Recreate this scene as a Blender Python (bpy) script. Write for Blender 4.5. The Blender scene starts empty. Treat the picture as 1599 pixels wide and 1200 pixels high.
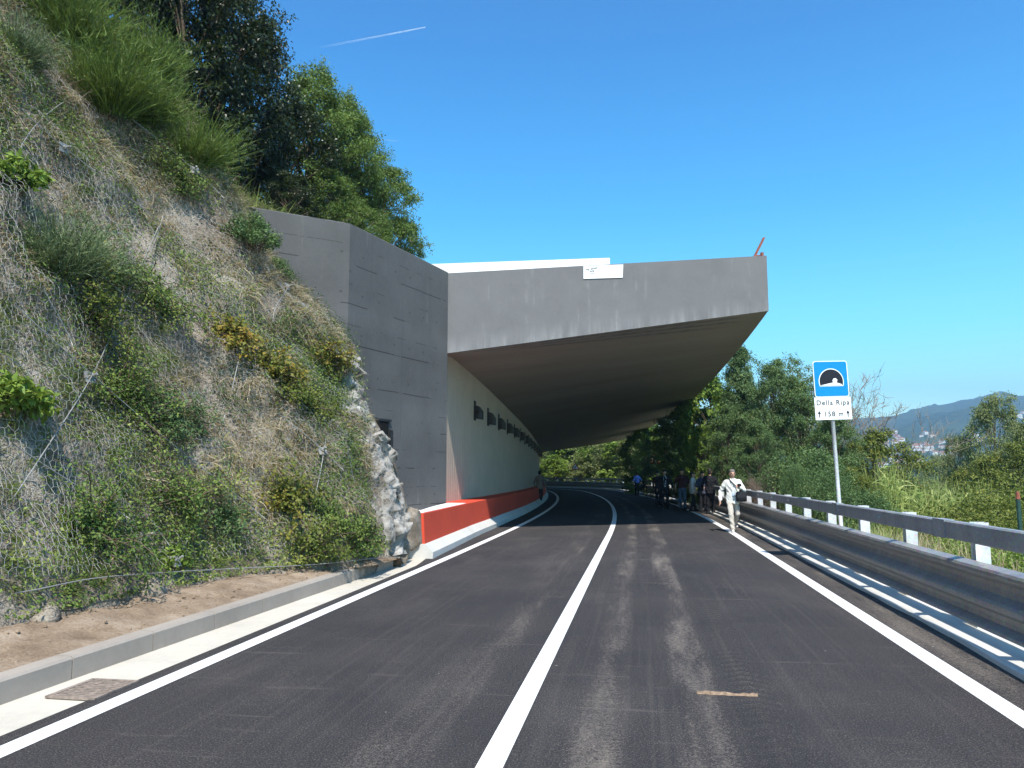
import bpy, math, random
import numpy as np
from mathutils import Vector, Matrix
from mathutils.bvhtree import BVHTree

SC = bpy.context.scene
COL = SC.collection
rng = np.random.default_rng(7)
random.seed(7)

# ------------------------------------------------------------------ camera model
FPX, CX, CY, HOR, CAMH = 1210.0, 799.5, 600.0, 740.0, 1.6
PITCH = math.atan((HOR - CY) / FPX)


def ray(px, py):
    u = px - CX
    v = py - CY
    Y = FPX * math.cos(PITCH) + v * math.sin(PITCH)
    Z = FPX * math.sin(PITCH) - v * math.cos(PITCH)
    return u / Y, Z / Y


def G(px, py, z=0.0):
    a, b = ray(px, py)
    Y = (z - CAMH) / b
    return np.array([a * Y, Y, z])


def D(px, py, Y):
    a, b = ray(px, py)
    return np.array([a * Y, Y, CAMH + b * Y])


def proj(p):
    x, y, z = p[..., 0], p[..., 1], p[..., 2] - CAMH
    c, s = math.cos(PITCH), math.sin(PITCH)
    d = y * c + z * s
    v = -(z * c - y * s)
    d = np.where(d < .1, .1, d)
    return CX + FPX * x / d, CY + FPX * v / d


# ------------------------------------------------------------------ road path
def make_path():
    pts = []
    th0 = math.atan(.165)
    x, y, t, ds = -.86 + .165 * -14, -14.0, th0, .25
    while t > -2.0:
        if y < 20 and t > .1:
            t = th0
        elif t > 0 and y < 70.5:
            t = max(0.0, th0 * (1 - (y - 20) / 50))
        else:
            t -= ds / 45
        pts.append((x, y, t))
        x += math.sin(t) * ds
        y += math.cos(t) * ds
    return np.array(pts)


PATH = make_path()
DS = .25
SMAX = (len(PATH) - 1) * DS


def at(s, lat=0.0, z=0.0):
    i = min(max(s / DS, 0), len(PATH) - 1.001)
    k = int(i)
    f = i - k
    x, y, t = PATH[k] * (1 - f) + PATH[k + 1] * f
    return np.array([x + lat * math.cos(t), y - lat * math.sin(t), z])


def heading(s):
    i = min(max(int(s / DS), 0), len(PATH) - 1)
    return PATH[i][2]


def s_of(p):
    d = (PATH[:, 0] - p[0]) ** 2 + (PATH[:, 1] - p[1]) ** 2
    return int(np.argmin(d)) * DS


def sY(Y):
    m = PATH[:int(110 / DS)]
    return float(np.interp(Y, m[:, 1], np.arange(len(m)) * DS))


def lat_of(xy):
    d = (xy[:, None, 0] - PATH[None, ::3, 0]) ** 2 + (xy[:, None, 1] - PATH[None, ::3, 1]) ** 2
    k = np.argmin(d, 1) * 3
    p = PATH[k]
    return (xy[:, 0] - p[:, 0]) * np.cos(p[:, 2]) - (xy[:, 1] - p[:, 1]) * np.sin(p[:, 2])


def interp(x, xs, ys):
    return float(np.interp(x, xs, ys))


# ------------------------------------------------------------------ noise
def _hash(ix, iy, seed):
    n = (ix.astype(np.int64) * 374761393 + iy.astype(np.int64) * 668265263 + seed * 69069) & 0x7fffffff
    n = ((n ^ (n >> 13)) * 1274126177) & 0x7fffffff
    return ((n ^ (n >> 16)) & 0xffff) / 65535.0


def vnoise(x, y, seed=0):
    x = np.asarray(x, float)
    y = np.asarray(y, float)
    ix, iy = np.floor(x), np.floor(y)
    fx, fy = x - ix, y - iy
    fx = fx * fx * (3 - 2 * fx)
    fy = fy * fy * (3 - 2 * fy)
    a = _hash(ix, iy, seed)
    b = _hash(ix + 1, iy, seed)
    c = _hash(ix, iy + 1, seed)
    d = _hash(ix + 1, iy + 1, seed)
    return (a * (1 - fx) + b * fx) * (1 - fy) + (c * (1 - fx) + d * fx) * fy


def fbm(x, y, seed=0, oct=4):
    r, a, t = 0, .5, 0
    for o in range(oct):
        r = r + a * vnoise(np.asarray(x) * 2 ** o, np.asarray(y) * 2 ** o, seed + o * 17)
        t += a
        a *= .5
    return r / t


# ------------------------------------------------------------------ object helpers
def tag(o, label=None, cat=None, group=None, kind=None):
    if label:
        o['label'] = label
    if cat:
        o['category'] = cat
    if group:
        o['group'] = group
    if kind:
        o['kind'] = kind
    return o


def empty(name, loc=(0, 0, 0), rz=0.0, label=None, cat=None, group=None):
    o = bpy.data.objects.new(name, None)
    o.empty_display_size = .2
    o.location = [float(c) for c in loc]
    o.rotation_euler = (0, 0, rz)
    COL.objects.link(o)
    return tag(o, label, cat, group)


def make_mesh(name, V, F, mats, smooth=False, uv=None, tint=None, midx=None):
    me = bpy.data.meshes.new(name)
    V = np.asarray(V, float)
    if isinstance(F, np.ndarray):
        n, k = F.shape
        me.vertices.add(len(V))
        me.vertices.foreach_set('co', V.astype(np.float32).ravel())
        me.loops.add(n * k)
        me.loops.foreach_set('vertex_index', F.astype(np.int32).ravel())
        me.polygons.add(n)
        me.polygons.foreach_set('loop_start', np.arange(0, n * k, k, dtype=np.int32))
        me.update(calc_edges=True)
    else:
        me.from_pydata([tuple(v) for v in V], [], [tuple(int(i) for i in f) for f in F])
        me.update()
    for m in (mats if isinstance(mats, (list, tuple)) else [mats]):
        me.materials.append(m)
    if smooth:
        me.polygons.foreach_set('use_smooth', np.ones(len(me.polygons), bool))
    if uv is not None:
        l = me.uv_layers.new(name='UVMap')
        vi = np.empty(len(me.loops), np.int32)
        me.loops.foreach_get('vertex_index', vi)
        l.data.foreach_set('uv', np.asarray(uv, np.float32)[vi].ravel())
    if tint is not None:
        a = me.attributes.new('tint', 'FLOAT', 'FACE')
        a.data.foreach_set('value', np.asarray(tint, np.float32))
    if midx is not None:
        me.polygons.foreach_set('material_index', np.asarray(midx, np.int32))
    return me


def link(name, me, parent=None, loc=None, rot=None):
    o = bpy.data.objects.new(name, me)
    COL.objects.link(o)
    if parent:
        o.parent = parent
    if loc is not None:
        o.location = [float(c) for c in loc]
    if rot is not None:
        o.rotation_euler = rot
    return o


def obj(name, V, F, mats, parent=None, **k):
    return link(name, make_mesh(name, V, F, mats, **k), parent)


def copy_tree(o, parent=None):
    c = o.copy()
    COL.objects.link(c)
    if parent:
        c.parent = parent
    for ch in o.children:
        copy_tree(ch, c)
    return c


class MB:
    def __init__(self):
        self.V, self.F, self.M = [], [], []

    def add(self, V, F, m=0):
        b = len(self.V)
        self.V += [tuple(float(c) for c in v) for v in V]
        self.F += [tuple(i + b for i in f) for f in F]
        self.M += [m] * len(F)

    def box(self, c, s, rz=0.0, m=0, M=None, bev=0.0):
        x, y, z = [q / 2 for q in s]
        if bev > 0:
            V, F = [], []
            b = bev
            for sx, sy in ((-1, -1), (1, -1), (1, 1), (-1, 1)):
                pass
            rings = []
            for (k, zz) in ((b, -z), (0, -z + b), (0, z - b), (b, z)):
                X, Y = x - k, y - k
                ring = [(-X + b, -Y), (X - b, -Y), (X, -Y + b), (X, Y - b), (X - b, Y), (-X + b, Y), (-X, Y - b), (-X, -Y + b)]
                rings.append([(p[0], p[1], zz) for p in ring])
            V = [p for r in rings for p in r]
            for r in range(3):
                for i in range(8):
                    j = (i + 1) % 8
                    F.append((r * 8 + i, r * 8 + j, r * 8 + 8 + j, r * 8 + 8 + i))
            F.append(tuple(range(7, -1, -1)))
            F.append(tuple(range(24, 32)))
        else:
            V = [(-x, -y, -z), (x, -y, -z), (x, y, -z), (-x, y, -z), (-x, -y, z), (x, -y, z), (x, y, z), (-x, y, z)]
            F = [(3, 2, 1, 0), (4, 5, 6, 7), (0, 1, 5, 4), (1, 2, 6, 5), (2, 3, 7, 6), (3, 0, 4, 7)]
        R = M if M is not None else Matrix.Rotation(rz, 3, 'Z')
        V = [tuple(R @ Vector(v) + Vector([float(q) for q in c])) for v in V]
        self.add(V, F, m)
        return self

    def tube(self, pts, rad, n=8, m=0, cap=True):
        pts = [np.asarray(p, float) for p in pts]
        if not hasattr(rad, '__len__'):
            rad = [rad] * len(pts)
        V, F = [], []
        up = np.array([0, 0, 1.0])
        for i, p in enumerate(pts):
            t = pts[min(i + 1, len(pts) - 1)] - pts[max(i - 1, 0)]
            t = t / (np.linalg.norm(t) + 1e-9)
            a = np.cross(t, up)
            if np.linalg.norm(a) < .2:
                a = np.cross(t, [0, 1.0, 0])
            a /= np.linalg.norm(a)
            b = np.cross(t, a)
            for k in range(n):
                w = 2 * math.pi * k / n
                V.append(p + rad[i] * (a * math.cos(w) + b * math.sin(w)))
        for i in range(len(pts) - 1):
            for k in range(n):
                j = (k + 1) % n
                F.append((i * n + k, i * n + j, i * n + n + j, i * n + n + k))
        if cap:
            F.append(tuple(range(n)))
            F.append(tuple(range((len(pts) - 1) * n + n - 1, (len(pts) - 1) * n - 1, -1)))
        self.add(V, F, m)
        return self

    def loft(self, rings, m=0, cap=True, closed=True):
        n = len(rings[0])
        V = [p for r in rings for p in r]
        F = []
        for i in range(len(rings) - 1):
            for k in range(n if closed else n - 1):
                j = (k + 1) % n
                F.append((i * n + k, i * n + j, i * n + n + j, i * n + n + k))
        if cap:
            F.append(tuple(range(n - 1, -1, -1)))
            F.append(tuple(range((len(rings) - 1) * n, len(rings) * n)))
        self.add(V, F, m)
        return self

    def ell(self, c, r, m=0, nu=14, nv=9, R=None):
        V, F = [], []
        V.append((0, 0, r[2]))
        for i in range(1, nv):
            ph = math.pi * i / nv
            for k in range(nu):
                th = 2 * math.pi * k / nu
                V.append((r[0] * math.sin(ph) * math.cos(th), r[1] * math.sin(ph) * math.sin(th), r[2] * math.cos(ph)))
        V.append((0, 0, -r[2]))
        for k in range(nu):
            F.append((0, 1 + k, 1 + (k + 1) % nu))
            e = len(V) - 1
            F.append((e, 1 + (nv - 2) * nu + (k + 1) % nu, 1 + (nv - 2) * nu + k))
        for i in range(nv - 2):
            for k in range(nu):
                j = (k + 1) % nu
                F.append((1 + i * nu + k, 1 + i * nu + nu + k, 1 + i * nu + nu + j, 1 + i * nu + j))
        R = R or Matrix.Identity(3)
        V = [tuple(R @ Vector(v) + Vector([float(q) for q in c])) for v in V]
        self.add(V, F, m)
        return self

    def cap(self, a, b, ra, rb, m=0):      # tapered capsule
        a = np.asarray(a, float)
        b = np.asarray(b, float)
        t = b - a
        L = np.linalg.norm(t)
        t = t / (L + 1e-9)
        pts, rr = [], []
        for w in (-1, -.85, -.5, 0):
            pts.append(a + t * ra * w)
            rr.append(max(ra * math.sqrt(max(0, 1 - w * w)), ra * .12))
        for w in (0, .5, .85, 1):
            pts.append(b + t * rb * w)
            rr.append(max(rb * math.sqrt(max(0, 1 - w * w)), rb * .12))
        return self.tube(pts, rr, 10, m)

    def build(self, name, mats, parent=None, smooth=False, uv=None):
        return obj(name, self.V, self.F, mats, parent, smooth=smooth, midx=self.M if isinstance(mats, (list, tuple)) else None, uv=uv)


def sweep(name, prof, s0, s1, mats, parent=None, step=.5, kind=None, closed=True, uvs=False, smooth=False, zoff=None):
    """prof: list of (lat, z) or function of s giving that list"""
    n = max(2, int(abs(s1 - s0) / step) + 1)
    m = MB()
    rings, uv = [], []
    for i in range(n):
        s = s0 + (s1 - s0) * i / (n - 1)
        pr = prof(s) if callable(prof) else prof
        rings.append([at(s, l, z) for l, z in pr])
        uv += [(l, s) for l, z in pr]
    m.loft(rings, cap=closed, closed=closed)
    o = m.build(name, mats, parent, smooth=smooth, uv=uv if uvs else None)
    if kind:
        o['kind'] = kind
    return o


# ------------------------------------------------------------------ materials
class NT:
    def __init__(self, name):
        self.m = bpy.data.materials.new(name)
        self.m.use_nodes = True
        self.t = self.m.node_tree
        self.t.nodes.clear()
        self.out = self.t.nodes.new('ShaderNodeOutputMaterial')

    def n(self, typ, ins=None, **props):
        nd = self.t.nodes.new('ShaderNode' + typ)
        for k, v in props.items():
            setattr(nd, k, v)
        for k, v in (ins or {}).items():
            sock = nd.inputs[k]
            if hasattr(v, 'links') or isinstance(v, bpy.types.NodeSocket):
                self.t.links.new(v, sock)
            else:
                if isinstance(v, (tuple, list)) and len(v) == 3 and sock.type == 'RGBA':
                    v = (*v, 1)
                sock.default_value = v
        return nd

    def math(self, op, a, b=0.0, c=0.0, clamp=False):
        nd = self.n('Math', {0: a, 1: b, 2: c}, operation=op)
        nd.use_clamp = clamp
        return nd.outputs[0]

    def noise(self, vec, scale=5.0, detail=4.0, rough=.55, dist=0.0):
        ins = {'Scale': scale, 'Detail': detail, 'Roughness': rough, 'Distortion': dist}
        if vec is not None:
            ins['Vector'] = vec
        return self.n('TexNoise', ins).outputs[0]

    def map(self, vec, scale=(1, 1, 1), loc=(0, 0, 0), rot=(0, 0, 0)):
        return self.n('Mapping', {'Vector': vec, 'Scale': scale, 'Location': loc, 'Rotation': rot}).outputs[0]

    def ramp(self, fac, stops, interp='LINEAR'):
        nd = self.n('ValToRGB', {0: fac})
        cr = nd.color_ramp
        cr.interpolation = interp
        while len(cr.elements) < len(stops):
            cr.elements.new(.5)
        for e, (p, c) in zip(cr.elements, stops):
            e.position = p
            if not hasattr(c, '__len__'):
                c = (c, c, c)
            e.color = (*c[:3], 1)
        return nd.outputs[0]

    def mix(self, fac, a, b, mode='MIX'):
        nd = self.n('Mix', data_type='RGBA', blend_type=mode)
        for sock, v in ((nd.inputs[0], fac), (nd.inputs[6], a), (nd.inputs[7], b)):
            if isinstance(v, bpy.types.NodeSocket):
                self.t.links.new(v, sock)
            else:
                if isinstance(v, (tuple, list)) and len(v) == 3:
                    v = (*v, 1)
                sock.default_value = v
        return nd.outputs[2]

    def bump(self, h, strength=.3, dist=.02):
        return self.n('Bump', {'Height': h, 'Strength': strength, 'Distance': dist}).outputs[0]

    def coord(self, which='Object'):
        return self.n('TexCoord').outputs[which]

    def geo(self):
        return self.n('NewGeometry').outputs['Position']

    def pbsdf(self, col, rough=.8, spec=.3, metal=0.0, normal=None):
        ins = {'Base Color': col, 'Roughness': rough, 'Specular IOR Level': spec, 'Metallic': metal}
        if normal is not None:
            ins['Normal'] = normal
        return self.n('BsdfPrincipled', ins).outputs[0]

    def done(self, sh):
        self.t.links.new(sh, self.out.inputs['Surface'])
        return self.m


def m_plain(name, col, rough=.7, spec=.3, metal=0.0, var=.12, scale=12.0, bump=0.0):
    t = NT(name)
    p = t.geo()
    nz = t.noise(p, scale, 5)
    lo = tuple(c * (1 - var) for c in col)
    hi = tuple(min(1, c * (1 + var)) for c in col)
    c = t.ramp(nz, [(.3, lo), (.7, hi)])
    nr = t.bump(t.noise(p, scale * 6, 4), bump, .01) if bump else None
    return t.done(t.pbsdf(c, rough, spec, metal, nr))


def m_leaf(name, stops, trans=.3, rough=.55, spec=.25):
    t = NT(name)
    a = t.n('Attribute', attribute_name='tint').outputs['Fac']
    p = t.geo()
    nz = t.noise(p, .9, 2)
    f = t.math('ADD', t.math('MULTIPLY', a, .75), t.math('MULTIPLY', t.math('SUBTRACT', nz, .5), .7), clamp=True)
    c = t.ramp(f, stops)
    b = t.pbsdf(c, rough, spec)
    tr = t.n('BsdfTranslucent', {'Color': t.mix(.5, c, (.12, .16, .02))}).outputs[0]
    return t.done(t.n('MixShader', {0: trans, 1: b, 2: tr}).outputs[0])


def m_asphalt():
    t = NT('asphalt')
    uv = t.n('UVMap').outputs[0]
    sep = t.n('SeparateXYZ', {0: uv})
    u, v = sep.outputs[0], sep.outputs[1]
    p = t.geo()
    # wandering lateral coordinate
    wv = t.noise(t.map(uv, (.0, .13, 0)), 1.0, 3)
    wf = t.noise(t.map(uv, (.4, .9, 0)), 1.0, 3)
    u2 = t.math('ADD', u, t.math('ADD', t.math('MULTIPLY', t.math('SUBTRACT', wv, .5), .32), t.math('MULTIPLY', t.math('SUBTRACT', wf, .5), .12)))
    x = t.math('DIVIDE', t.math('ADD', u2, 4.0), 8.0)

    def X(l):
        return (l + 4) / 8
    bands = [(-3.2, .18), (-2.5, .05), (-1.95, .2), (-1.5, .06), (-1.0, .05), (-.72, .42), (-.42, .5), (-.28, .1), (.1, .14), (.38, .16),
             (.47, .6), (.62, .85), (.70, .55), (.75, .12), (1.0, .12), (1.06, .6), (1.14, .95), (1.34, .8), (1.42, .12), (1.65, .28), (1.9, .06), (2.3, .2), (2.7, .08), (3.1, .2), (3.42, .6), (4.0, .9)]
    dens = t.ramp(x, [(X(l), d) for l, d in bands])
    along = t.noise(t.map(uv, (1.6, .30, 0)), 1.0, 6, .66)
    along = t.math('MULTIPLY', t.math('SUBTRACT', along, .36), 2.6, clamp=True)
    grain = t.noise(p, 85.0, 5, .85)
    grain2 = t.noise(t.map(p, (1, 1, 0)), 28.0, 4, .7)
    g = t.math('ADD', t.math('MULTIPLY', grain, .9), t.math('MULTIPLY', grain2, .6))
    dust = t.math('MULTIPLY', t.math('ADD', t.math('MULTIPLY', t.math('MULTIPLY', dens, along), 1.25), t.math('SUBTRACT', t.math('MULTIPLY', t.math('SUBTRACT', g, .75), 2.6), .22)), 1.25, clamp=True)
    dust = t.math('MULTIPLY', dust, .85)
    bl = t.noise(t.map(uv, (.75, .33, 0), (7, 3, 0)), 1.0, 6, .68, .4)
    bl = t.math('MULTIPLY', t.math('SUBTRACT', bl, .52), 3.2, clamp=True)
    bl = t.math('MULTIPLY', bl, t.math('MULTIPLY', t.math('SUBTRACT', g, .45), 1.6, clamp=True))
    # fine longitudinal streaks
    st = t.noise(t.map(uv, (16, .22, 0)), 1.0, 4, .6)
    st = t.math('MULTIPLY', t.math('SUBTRACT', st, .52), 1.1, clamp=True)
    # transverse scuffs
    sc = t.noise(t.map(uv, (.7, 7.0, 0)), 1.0, 5, .65)
    sc = t.math('MULTIPLY', t.math('SUBTRACT', sc, .60), 4.0, clamp=True)
    base = t.ramp(t.noise(p, 85.0, 6, .85), [(.36, (.006, .0057, .006)), (.47, (.024, .0225, .0235)), (.55, (.052, .049, .050)), (.66, (.20, .185, .172))])
    big = t.ramp(t.noise(p, .55, 3), [(.3, (.8, .8, .84)), (.7, (1.2, 1.16, 1.12))])
    base = t.mix(1.0, base, big, 'MULTIPLY')
    c = t.mix(t.math('MULTIPLY', dust, 1.0, clamp=True), base, (.235, .20, .165))
    c = t.mix(t.math('MULTIPLY', bl, .38), c, (.20, .178, .155))
    c = t.mix(t.math('MULTIPLY', st, .65), c, (.16, .14, .122))
    c = t.mix(t.math('MULTIPLY', sc, .45), c, (.24, .21, .18))
    # white specks (paint and grit)
    vo = t.n('TexVoronoi', {'Vector': p, 'Scale': 2.3, 'Randomness': 1.0})
    sp = t.math('LESS_THAN', vo.outputs['Distance'], .022)
    c = t.mix(t.math('MULTIPLY', sp, .7), c, (.45, .42, .38))
    # rubber tread marks
    tr = t.math('ABSOLUTE', t.math('SUBTRACT', u2, 1.62))
    trm = t.math('LESS_THAN', tr, .16)
    sep2 = t.math('SINE', t.math('ADD', t.math('MULTIPLY', v, 42.0), t.math('MULTIPLY', tr, 25.0)))
    trm = t.math('MULTIPLY', trm, t.math('GREATER_THAN', sep2, .2))
    c = t.mix(t.math('MULTIPLY', t.math('MULTIPLY', trm, along), .6), c, (.018, .018, .019))
    bp = t.bump(t.noise(p, 220.0, 3, .7), .5, .006)
    return t.done(t.pbsdf(c, .88, .2, 0, bp))


def m_paint_line():
    t = NT('road_paint')
    p = t.geo()
    w = t.noise(p, 55.0, 5, .7)
    c = t.ramp(w, [(.30, (.30, .29, .27)), (.38, (.76, .76, .74)), (.8, (.86, .86, .84))])
    return t.done(t.pbsdf(c, .6, .3, 0, t.bump(t.noise(p, 200, 2), .3, .004)))


def m_concrete(name, col, stain=.35, joint=0.0, drips=0.0, ribs=False, pale=0.0, spall=0.0, rough=.85):
    t = NT(name)
    p = t.geo()
    n1 = t.noise(p, 1.1, 6, .62)
    n2 = t.noise(p, 14.0, 5, .65)
    n3 = t.noise(p, 90.0, 3, .6)
    f = t.math('ADD', t.math('MULTIPLY', n1, .6), t.math('ADD', t.math('MULTIPLY', n2, .25), t.math('MULTIPLY', n3, .15)))
    c = t.ramp(f, [(.32, tuple(x * (1 - stain) for x in col)), (.5, col), (.7, tuple(min(.95, x * (1 + stain)) for x in col))])
    h = t.math('ADD', t.math('MULTIPLY', n2, .5), t.math('MULTIPLY', n3, .2))
    sx = t.n('SeparateXYZ', {0: p})
    z = sx.outputs[2]
    if drips:
        d = t.noise(t.map(p, (5.5, 5.5, .35)), 1.0, 3, .6)
        d = t.math('MULTIPLY', t.math('SUBTRACT', d, .60), 5.0, clamp=True)
        br = t.noise(p, 2.2, 3)
        d = t.math('MULTIPLY', d, t.math('MULTIPLY', t.math('SUBTRACT', br, .42), 4.0, clamp=True))
        c = t.mix(t.math('MULTIPLY', d, drips), c, tuple(min(.8, x * 2.2 + .03) for x in col))
    if joint:
        zz = t.math('ADD', z, t.math('MULTIPLY', t.math('SUBTRACT', t.noise(p, .8, 2), .5), .05))
        fr = t.math('FRACT', t.math('DIVIDE', zz, .86))
        ln = t.math('LESS_THAN', fr, .026)
        mk = t.math('GREATER_THAN', t.noise(t.map(p, (1.1, 1.1, 6.0)), 1.0, 3), .53)
        ln = t.math('MULTIPLY', ln, mk)
        c = t.mix(t.math('MULTIPLY', ln, joint), c, (.012, .012, .013))
        h = t.math('SUBTRACT', h, t.math('MULTIPLY', ln, 3.0))
        fr2 = t.math('LESS_THAN', t.math('ABSOLUTE', t.math('SUBTRACT', fr, .5)), .012)
        mk2 = t.math('GREATER_THAN', t.noise(t.map(p, (1.6, 1.6, 4.0), (3, 1, 7)), 1.0, 4), .55)
        l2 = t.math('MULTIPLY', fr2, mk2)
        c = t.mix(t.math('MULTIPLY', l2, joint * .7), c, (.02, .02, .022))
        al = t.math('ADD', t.math('MULTIPLY', sx.outputs[0], .42), t.math('MULTIPLY', sx.outputs[1], .9))
        fa = t.math('FRACT', t.math('DIVIDE', al, 1.25))
        vl = t.math('MULTIPLY', t.math('LESS_THAN', fa, .010), t.math('GREATER_THAN', t.noise(t.map(p, (1, 1, .7), (5, 2, 9)), 1.0, 2), .5))
        c = t.mix(t.math('MULTIPLY', vl, .55), c, (.03, .03, .032))
        da = t.math('SUBTRACT', t.math('FRACT', t.math('DIVIDE', al, .625)), .5)
        dz = t.math('SUBTRACT', t.math('FRACT', t.math('DIVIDE', z, .86)), .28)
        dd = t.math('ADD', t.math('POWER', t.math('MULTIPLY', da, .625), 2.0), t.math('POWER', t.math('MULTIPLY', dz, .86), 2.0))
        th_ = t.math('MULTIPLY', t.math('LESS_THAN', dd, .00075), t.math('GREATER_THAN', t.noise(p, 1.3, 2), .46))
        c = t.mix(t.math('MULTIPLY', th_, .8), c, (.025, .025, .027))
        pan = t.noise(t.map(p, (.02, .02, 1.16)), 1.0, 0)
        c = t.mix(.35, c, t.ramp(pan, [(.3, tuple(x * .72 for x in col)), (.7, tuple(x * 1.2 for x in col))]))
    if spall:
        so = t.n('TexVoronoi', {'Vector': p, 'Scale': 1.9}).outputs['Distance']
        so = t.math('LESS_THAN', t.math('ADD', so, t.math('MULTIPLY', t.noise(p, 9, 4), .16)), .125)
        c = t.mix(t.math('MULTIPLY', so, spall), c, (.02, .02, .02))
    if pale:
        # efflorescence band measured from the slab's lower edge (stored in the UV map)
        uv = t.n('SeparateXYZ', {0: t.n('UVMap').outputs[0]}).outputs[1]
        e = t.math('SUBTRACT', 1.0, t.math('MULTIPLY', uv, 2.1), clamp=True)
        dr = t.noise(t.map(p, (4.0, 4.0, .5)), 1.0, 4, .65)
        e = t.math('MULTIPLY', e, t.math('MULTIPLY', t.math('SUBTRACT', dr, .38), 3.2, clamp=True))
        c = t.mix(t.math('MULTIPLY', e, pale), c, (.5, .49, .49))
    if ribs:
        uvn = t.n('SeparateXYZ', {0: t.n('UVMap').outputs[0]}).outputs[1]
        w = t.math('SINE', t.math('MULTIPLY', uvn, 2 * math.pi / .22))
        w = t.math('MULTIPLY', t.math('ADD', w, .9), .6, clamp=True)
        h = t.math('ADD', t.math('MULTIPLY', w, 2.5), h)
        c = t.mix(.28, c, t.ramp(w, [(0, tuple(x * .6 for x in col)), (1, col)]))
    return t.done(t.pbsdf(c, rough, .3, 0, t.bump(h, .35, .012)))


def m_soffit():
    t = NT('soffit_concrete')
    uv = t.n('UVMap').outputs[0]
    p = t.geo()
    b = t.noise(t.map(uv, (.08, .55, 0)), 1.0, 5, .6)
    f = t.noise(t.map(uv, (.3, 7.0, 0)), 1.0, 4, .6)
    k = t.math('ADD', t.math('MULTIPLY', b, .8), t.math('MULTIPLY', f, .2))
    c = t.ramp(k, [(.25, (.25, .22, .185)), (.5, (.30, .275, .24)), (.75, (.35, .328, .295))])
    return t.done(t.pbsdf(c, .85, .25, 0, t.bump(f, .3, .01)))


def m_slope():
    t = NT('slope_earth')
    p = t.geo()
    a = t.noise(p, .9, 6, .65)
    b = t.noise(p, 9.0, 6, .7)
    k = t.math('ADD', t.math('MULTIPLY', a, .62), t.math('MULTIPLY', b, .38))
    c = t.ramp(k, [(.33, (.09, .07, .05)), (.45, (.22, .18, .14)), (.56, (.36, .31, .255)), (.68, (.52, .48, .43))])
    return t.done(t.pbsdf(c, .95, .1, 0, t.bump(t.math('ADD', b, t.noise(p, 40, 4)), .8, .06)))


def m_soil(name, stops, s=3.0):
    t = NT(name)
    p = t.geo()
    a = t.noise(p, s, 6, .65)
    b = t.noise(p, s * 14, 4, .7)
    k = t.math('ADD', t.math('MULTIPLY', a, .55), t.math('MULTIPLY', b, .45))
    return t.done(t.pbsdf(t.ramp(k, stops), .95, .1, 0, t.bump(b, .7, .02)))


def m_rock():
    t = NT('pale_rock')
    p = t.geo()
    a = t.noise(p, 4.5, 10, .78, .4)
    v = t.n('TexVoronoi', {'Vector': p, 'Scale': 5.0}).outputs['Distance']
    k = t.math('ADD', t.math('MULTIPLY', a, .75), t.math('MULTIPLY', v, .35))
    c = t.ramp(k, [(.30, (.06, .05, .04)), (.42, (.19, .165, .135)), (.54, (.36, .33, .295)), (.68, (.50, .47, .43)), (.8, (.58, .56, .52))])
    return t.done(t.pbsdf(c, .9, .2, 0, t.bump(a, .9, .08)))


def m_galv(name, col=(.42, .43, .45), rough=.42, metal=.75):
    t = NT(name)
    p = t.geo()
    v = t.n('TexVoronoi', {'Vector': p, 'Scale': 45.0}).outputs['Color']
    n = t.noise(p, 3.0, 5)
    n2 = t.noise(t.map(p, (8, 8, 1.0)), 1.0, 4)
    k = t.math('ADD', t.math('MULTIPLY', n, .6), t.math('MULTIPLY', n2, .4))
    c = t.ramp(k, [(.3, tuple(x * .6 for x in col)), (.7, tuple(min(1, x * 1.2) for x in col))])
    c = t.mix(.12, c, v)
    r = t.math('ADD', rough - .1, t.math('MULTIPLY', n, .25))
    return t.done(t.pbsdf(c, r, .5, metal))


def m_hill():
    t = NT('hill_forest')
    p = t.geo()
    a = t.noise(p, .006, 5, .6)
    b = t.noise(p, .06, 5, .7)
    k = t.math('ADD', t.math('MULTIPLY', a, .45), t.math('MULTIPLY', b, .55))
    c = t.ramp(k, [(.3, (.012, .024, .012)), (.5, (.035, .06, .025)), (.68, (.075, .105, .04))])
    return t.done(t.pbsdf(c, .95, .05, 0, t.bump(b, .9, 12.0)))


M = {}
M['asphalt'] = m_asphalt()
M['line'] = m_paint_line()
M['wall'] = m_concrete('grey_painted_concrete', (.100, .0985, .0985), .30, joint=1.0, drips=.75, spall=.5)
M['fascia'] = m_concrete('grey_fascia_paint', (.160, .156, .157), .13, drips=.55, pale=.3)
M['soffit'] = m_soffit()
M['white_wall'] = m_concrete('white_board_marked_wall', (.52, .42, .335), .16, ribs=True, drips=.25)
M['white'] = m_concrete('white_painted_concrete', (.80, .79, .76), .08)
M['red'] = m_concrete('red_barrier_paint', (.60, .065, .03), .14)
M['pale'] = m_concrete('pale_new_concrete', (.56, .54, .50), .14)
M['kerb'] = m_concrete('kerb_concrete', (.33, .285, .24), .16)
M['gutter'] = m_concrete('gutter_concrete', (.52, .475, .40), .16)
M['soil'] = m_soil('brown_dirt', [(.3, (.11, .075, .05)), (.5, (.26, .19, .13)), (.7, (.42, .34, .26))])
M['ground'] = m_soil('valley_soil', [(.3, (.05, .055, .02)), (.5, (.13, .12, .055)), (.7, (.24, .2, .11))], .6)
M['slope'] = m_slope()
M['upper'] = m_soil('wooded_soil', [(.3, (.03, .03, .012)), (.5, (.07, .07, .025)), (.7, (.16, .13, .07))], 1.2)
M['rock'] = m_rock()
M['toe'] = m_soil('brown_toe_rock', [(.3, (.07, .055, .04)), (.48, (.22, .18, .14)), (.62, (.38, .33, .27)), (.75, (.5, .46, .41))], 4.0)
M['galv'] = m_galv('galvanised_steel', (.32, .325, .335), .48, .25)
M['beam'] = m_galv('weathered_guardrail_steel', (.27, .265, .26), .45, .3)
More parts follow.
